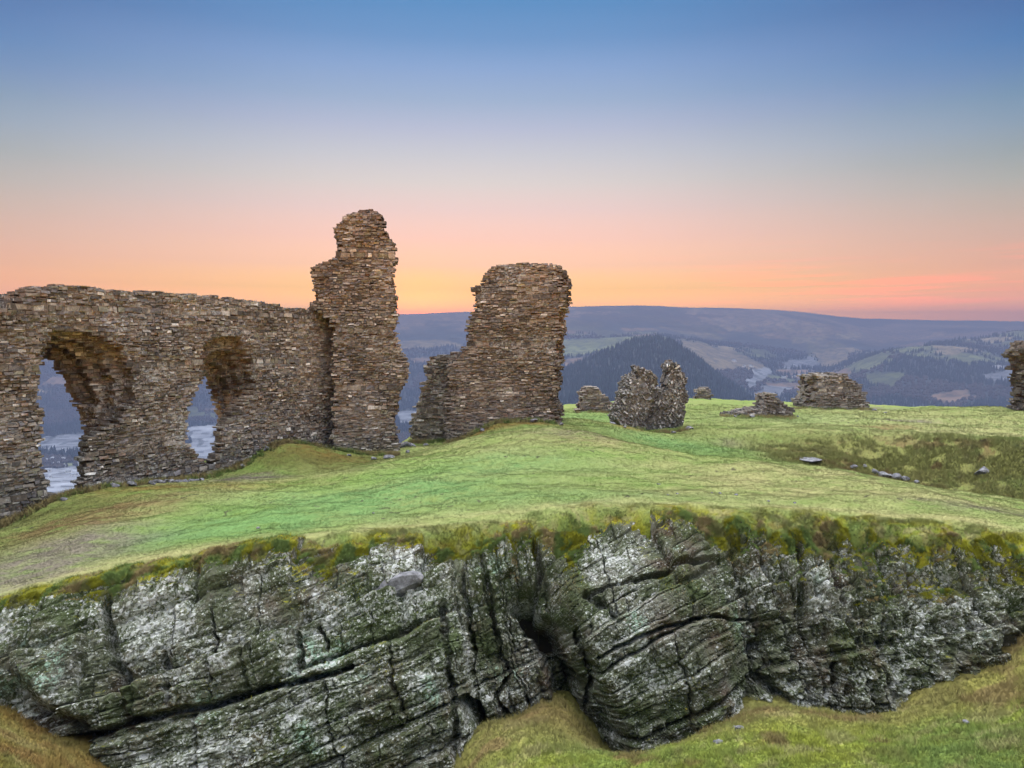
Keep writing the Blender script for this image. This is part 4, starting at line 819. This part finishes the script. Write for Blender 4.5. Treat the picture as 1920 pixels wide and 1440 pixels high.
foot(unp(1150, 810, 35)[:2], unp(1285, 806, 35.4)[:2], 900, .16, .5); foot(unp(1485, 766, 48.8)[:2], unp(1640, 766, 48.8)[:2], 700, .12, .5); foot(unp(1350, 780, 42.7)[:2], unp(1490, 780, 42.7)[:2], 500, .14, .5); foot(unp(1080, 769, 46.8)[:2], unp(1155, 769, 46.8)[:2], 300, .12, .4)
tx0, ty0, th0 = map(np.concatenate, (tx0, ty0, th0)); kf = fbm(tx0 * 1.5, ty0 * 1.5, 3, 651); ok = kf > -.22; tx0, ty0, th0, kf = tx0[ok], ty0[ok], th0[ok], kf[ok]
o = blades('foot_grass', tx0, ty0, top_z(tx0, ty0), th0 * (.6 + .8 * rng.random(len(tx0))), .012 + 0 * tx0, np.where((kf > .1)[:, None], BROWN * .8 + .3 * STRAW, np.where((kf > -.08)[:, None], OLIVE * 1.3 + .3 * STRAW, GREEN * .8)), .8, 4)
tag(o, 'long rusty and green grass growing along the feet of the ruins', 'grass', kind='stuff')
n = 60000; xb = 7 + 14 * rng.random(n); Yb = 25 + 7.5 * rng.random(n); ok = (rng.random(n) < bank_mask(xb, Yb) * .9 + .02) & (fbm(xb * 2, Yb * 2, 3, 612) > -.25); xb, Yb = xb[ok], Yb[ok]
o = blades('bank_grass', xb, Yb, top_z(xb, Yb), .10 + .05 * rng.random(len(xb)), .010 + 0 * xb, ground_col(xb, Yb) * .95, .9, 3)
tag(o, 'coarse brown and olive grass on the bank of the gully', 'grass', kind='stuff')
# ditch grass
n = 150000; Yb = 1 / (1 / 7.5 + (1 / 12.6 - 1 / 7.5) * rng.random(n)); xb = (rng.random(n) * 2100 - 90 - 960) / F * Yb
cl = fbm(xb * 2.2, Yb * 3, 3, 621)
o = blades('ditch_grass', xb, Yb, ditch_z(xb, Yb), .035 + .05 * np.clip(.3 + cl, 0, 1), .005 + 0 * xb, ditch_col(xb, Yb), .9, 3)
tag(o, 'rough yellow and green grass in the ditch at the foot of the rock', 'grass', kind='stuff')
# clumps growing on ledges of the rock
vi = np.concatenate([rng.integers(0, U.size, 200000), rng.choice(np.flatnonzero((mask_top.ravel() > .15) & (np.abs(U.ravel()) < 10.5) & (PD.ravel() > 0)), 260000)]); r_, c2_ = vi // U.shape[1], vi % U.shape[1]
r_ = np.clip(r_, 1, U.shape[0] - 2)
up_ = (RZZ[r_ - 1, c2_] - RZZ[r_ + 1, c2_]) / (np.hypot(RYY[r_ - 1, c2_] - RYY[r_ + 1, c2_], RZZ[r_ - 1, c2_] - RZZ[r_ + 1, c2_]) + 1e-6)
fl = 1 - np.abs(up_); lx, lz = U[r_, c2_], BZ[r_, c2_]
cl = fbm(lx * 1.1, lz * 1.6, 4, 631)
mt = mask_top[r_, c2_]; ok = (rng.random(len(vi)) < sstep(.12, .45, cl * (1 - .5 * mt) + .5 * fl + .62 * mt - .30)) & (lx > -10) & (lx < 10.5)
r_, c2_, lx, lz = r_[ok], c2_[ok], lx[ok], lz[ok]
kc = fbm(lx * 3.2, lz * 4, 4, 641)[:, None]; kd = fbm(lx * 5, lz * 6, 3, 645)[:, None]; cc_ = np.where(kc > .26, BROWN * 1.0 + .25 * STRAW, np.where(kc > .04, OLIVE * 1.2 + .12 * STRAW, np.where(kd > 0, MOSS * 1.1, GREEN * .75))) 
o = blades('ledge_grass', RX[r_, c2_], RYY[r_, c2_], RZZ[r_, c2_], .024 + .026 * mask_top[r_, c2_], .005 + 0 * lx, cc_, 1.0, 2)
tag(o, 'moss and dry grass growing on the ledges of the rock face', 'moss', kind='stuff')
print('ledge blades', len(lx))

# ------------------------------------------------------------------ haze
hz = bpy.data.meshes.new('haze'); hb = boxv(-26000, 26000, -300, HAZE_END, -520, HAZE_TOP)
hz.from_pydata(hb, [], [tuple(f_) for f_ in BF]); hzo = bpy.data.objects.new('haze', hz); COL.objects.link(hzo)
hm = bpy.data.materials.new('haze'); hm.use_nodes = True; t = hm.node_tree; t.nodes.clear()
pv = N(t, 'ShaderNodeVolumePrincipled'); pv.inputs['Density'].default_value = HAZE_D; pv.inputs['Color'].default_value = (.165, .21, .345, 1)
ot = N(t, 'ShaderNodeOutputMaterial'); L(t, pv.outputs[0], ot.inputs['Volume']); hz.materials.append(hm); tag(hzo, kind='stuff')
print('hills top', FZb.max(), 'bottom', FZb.min())
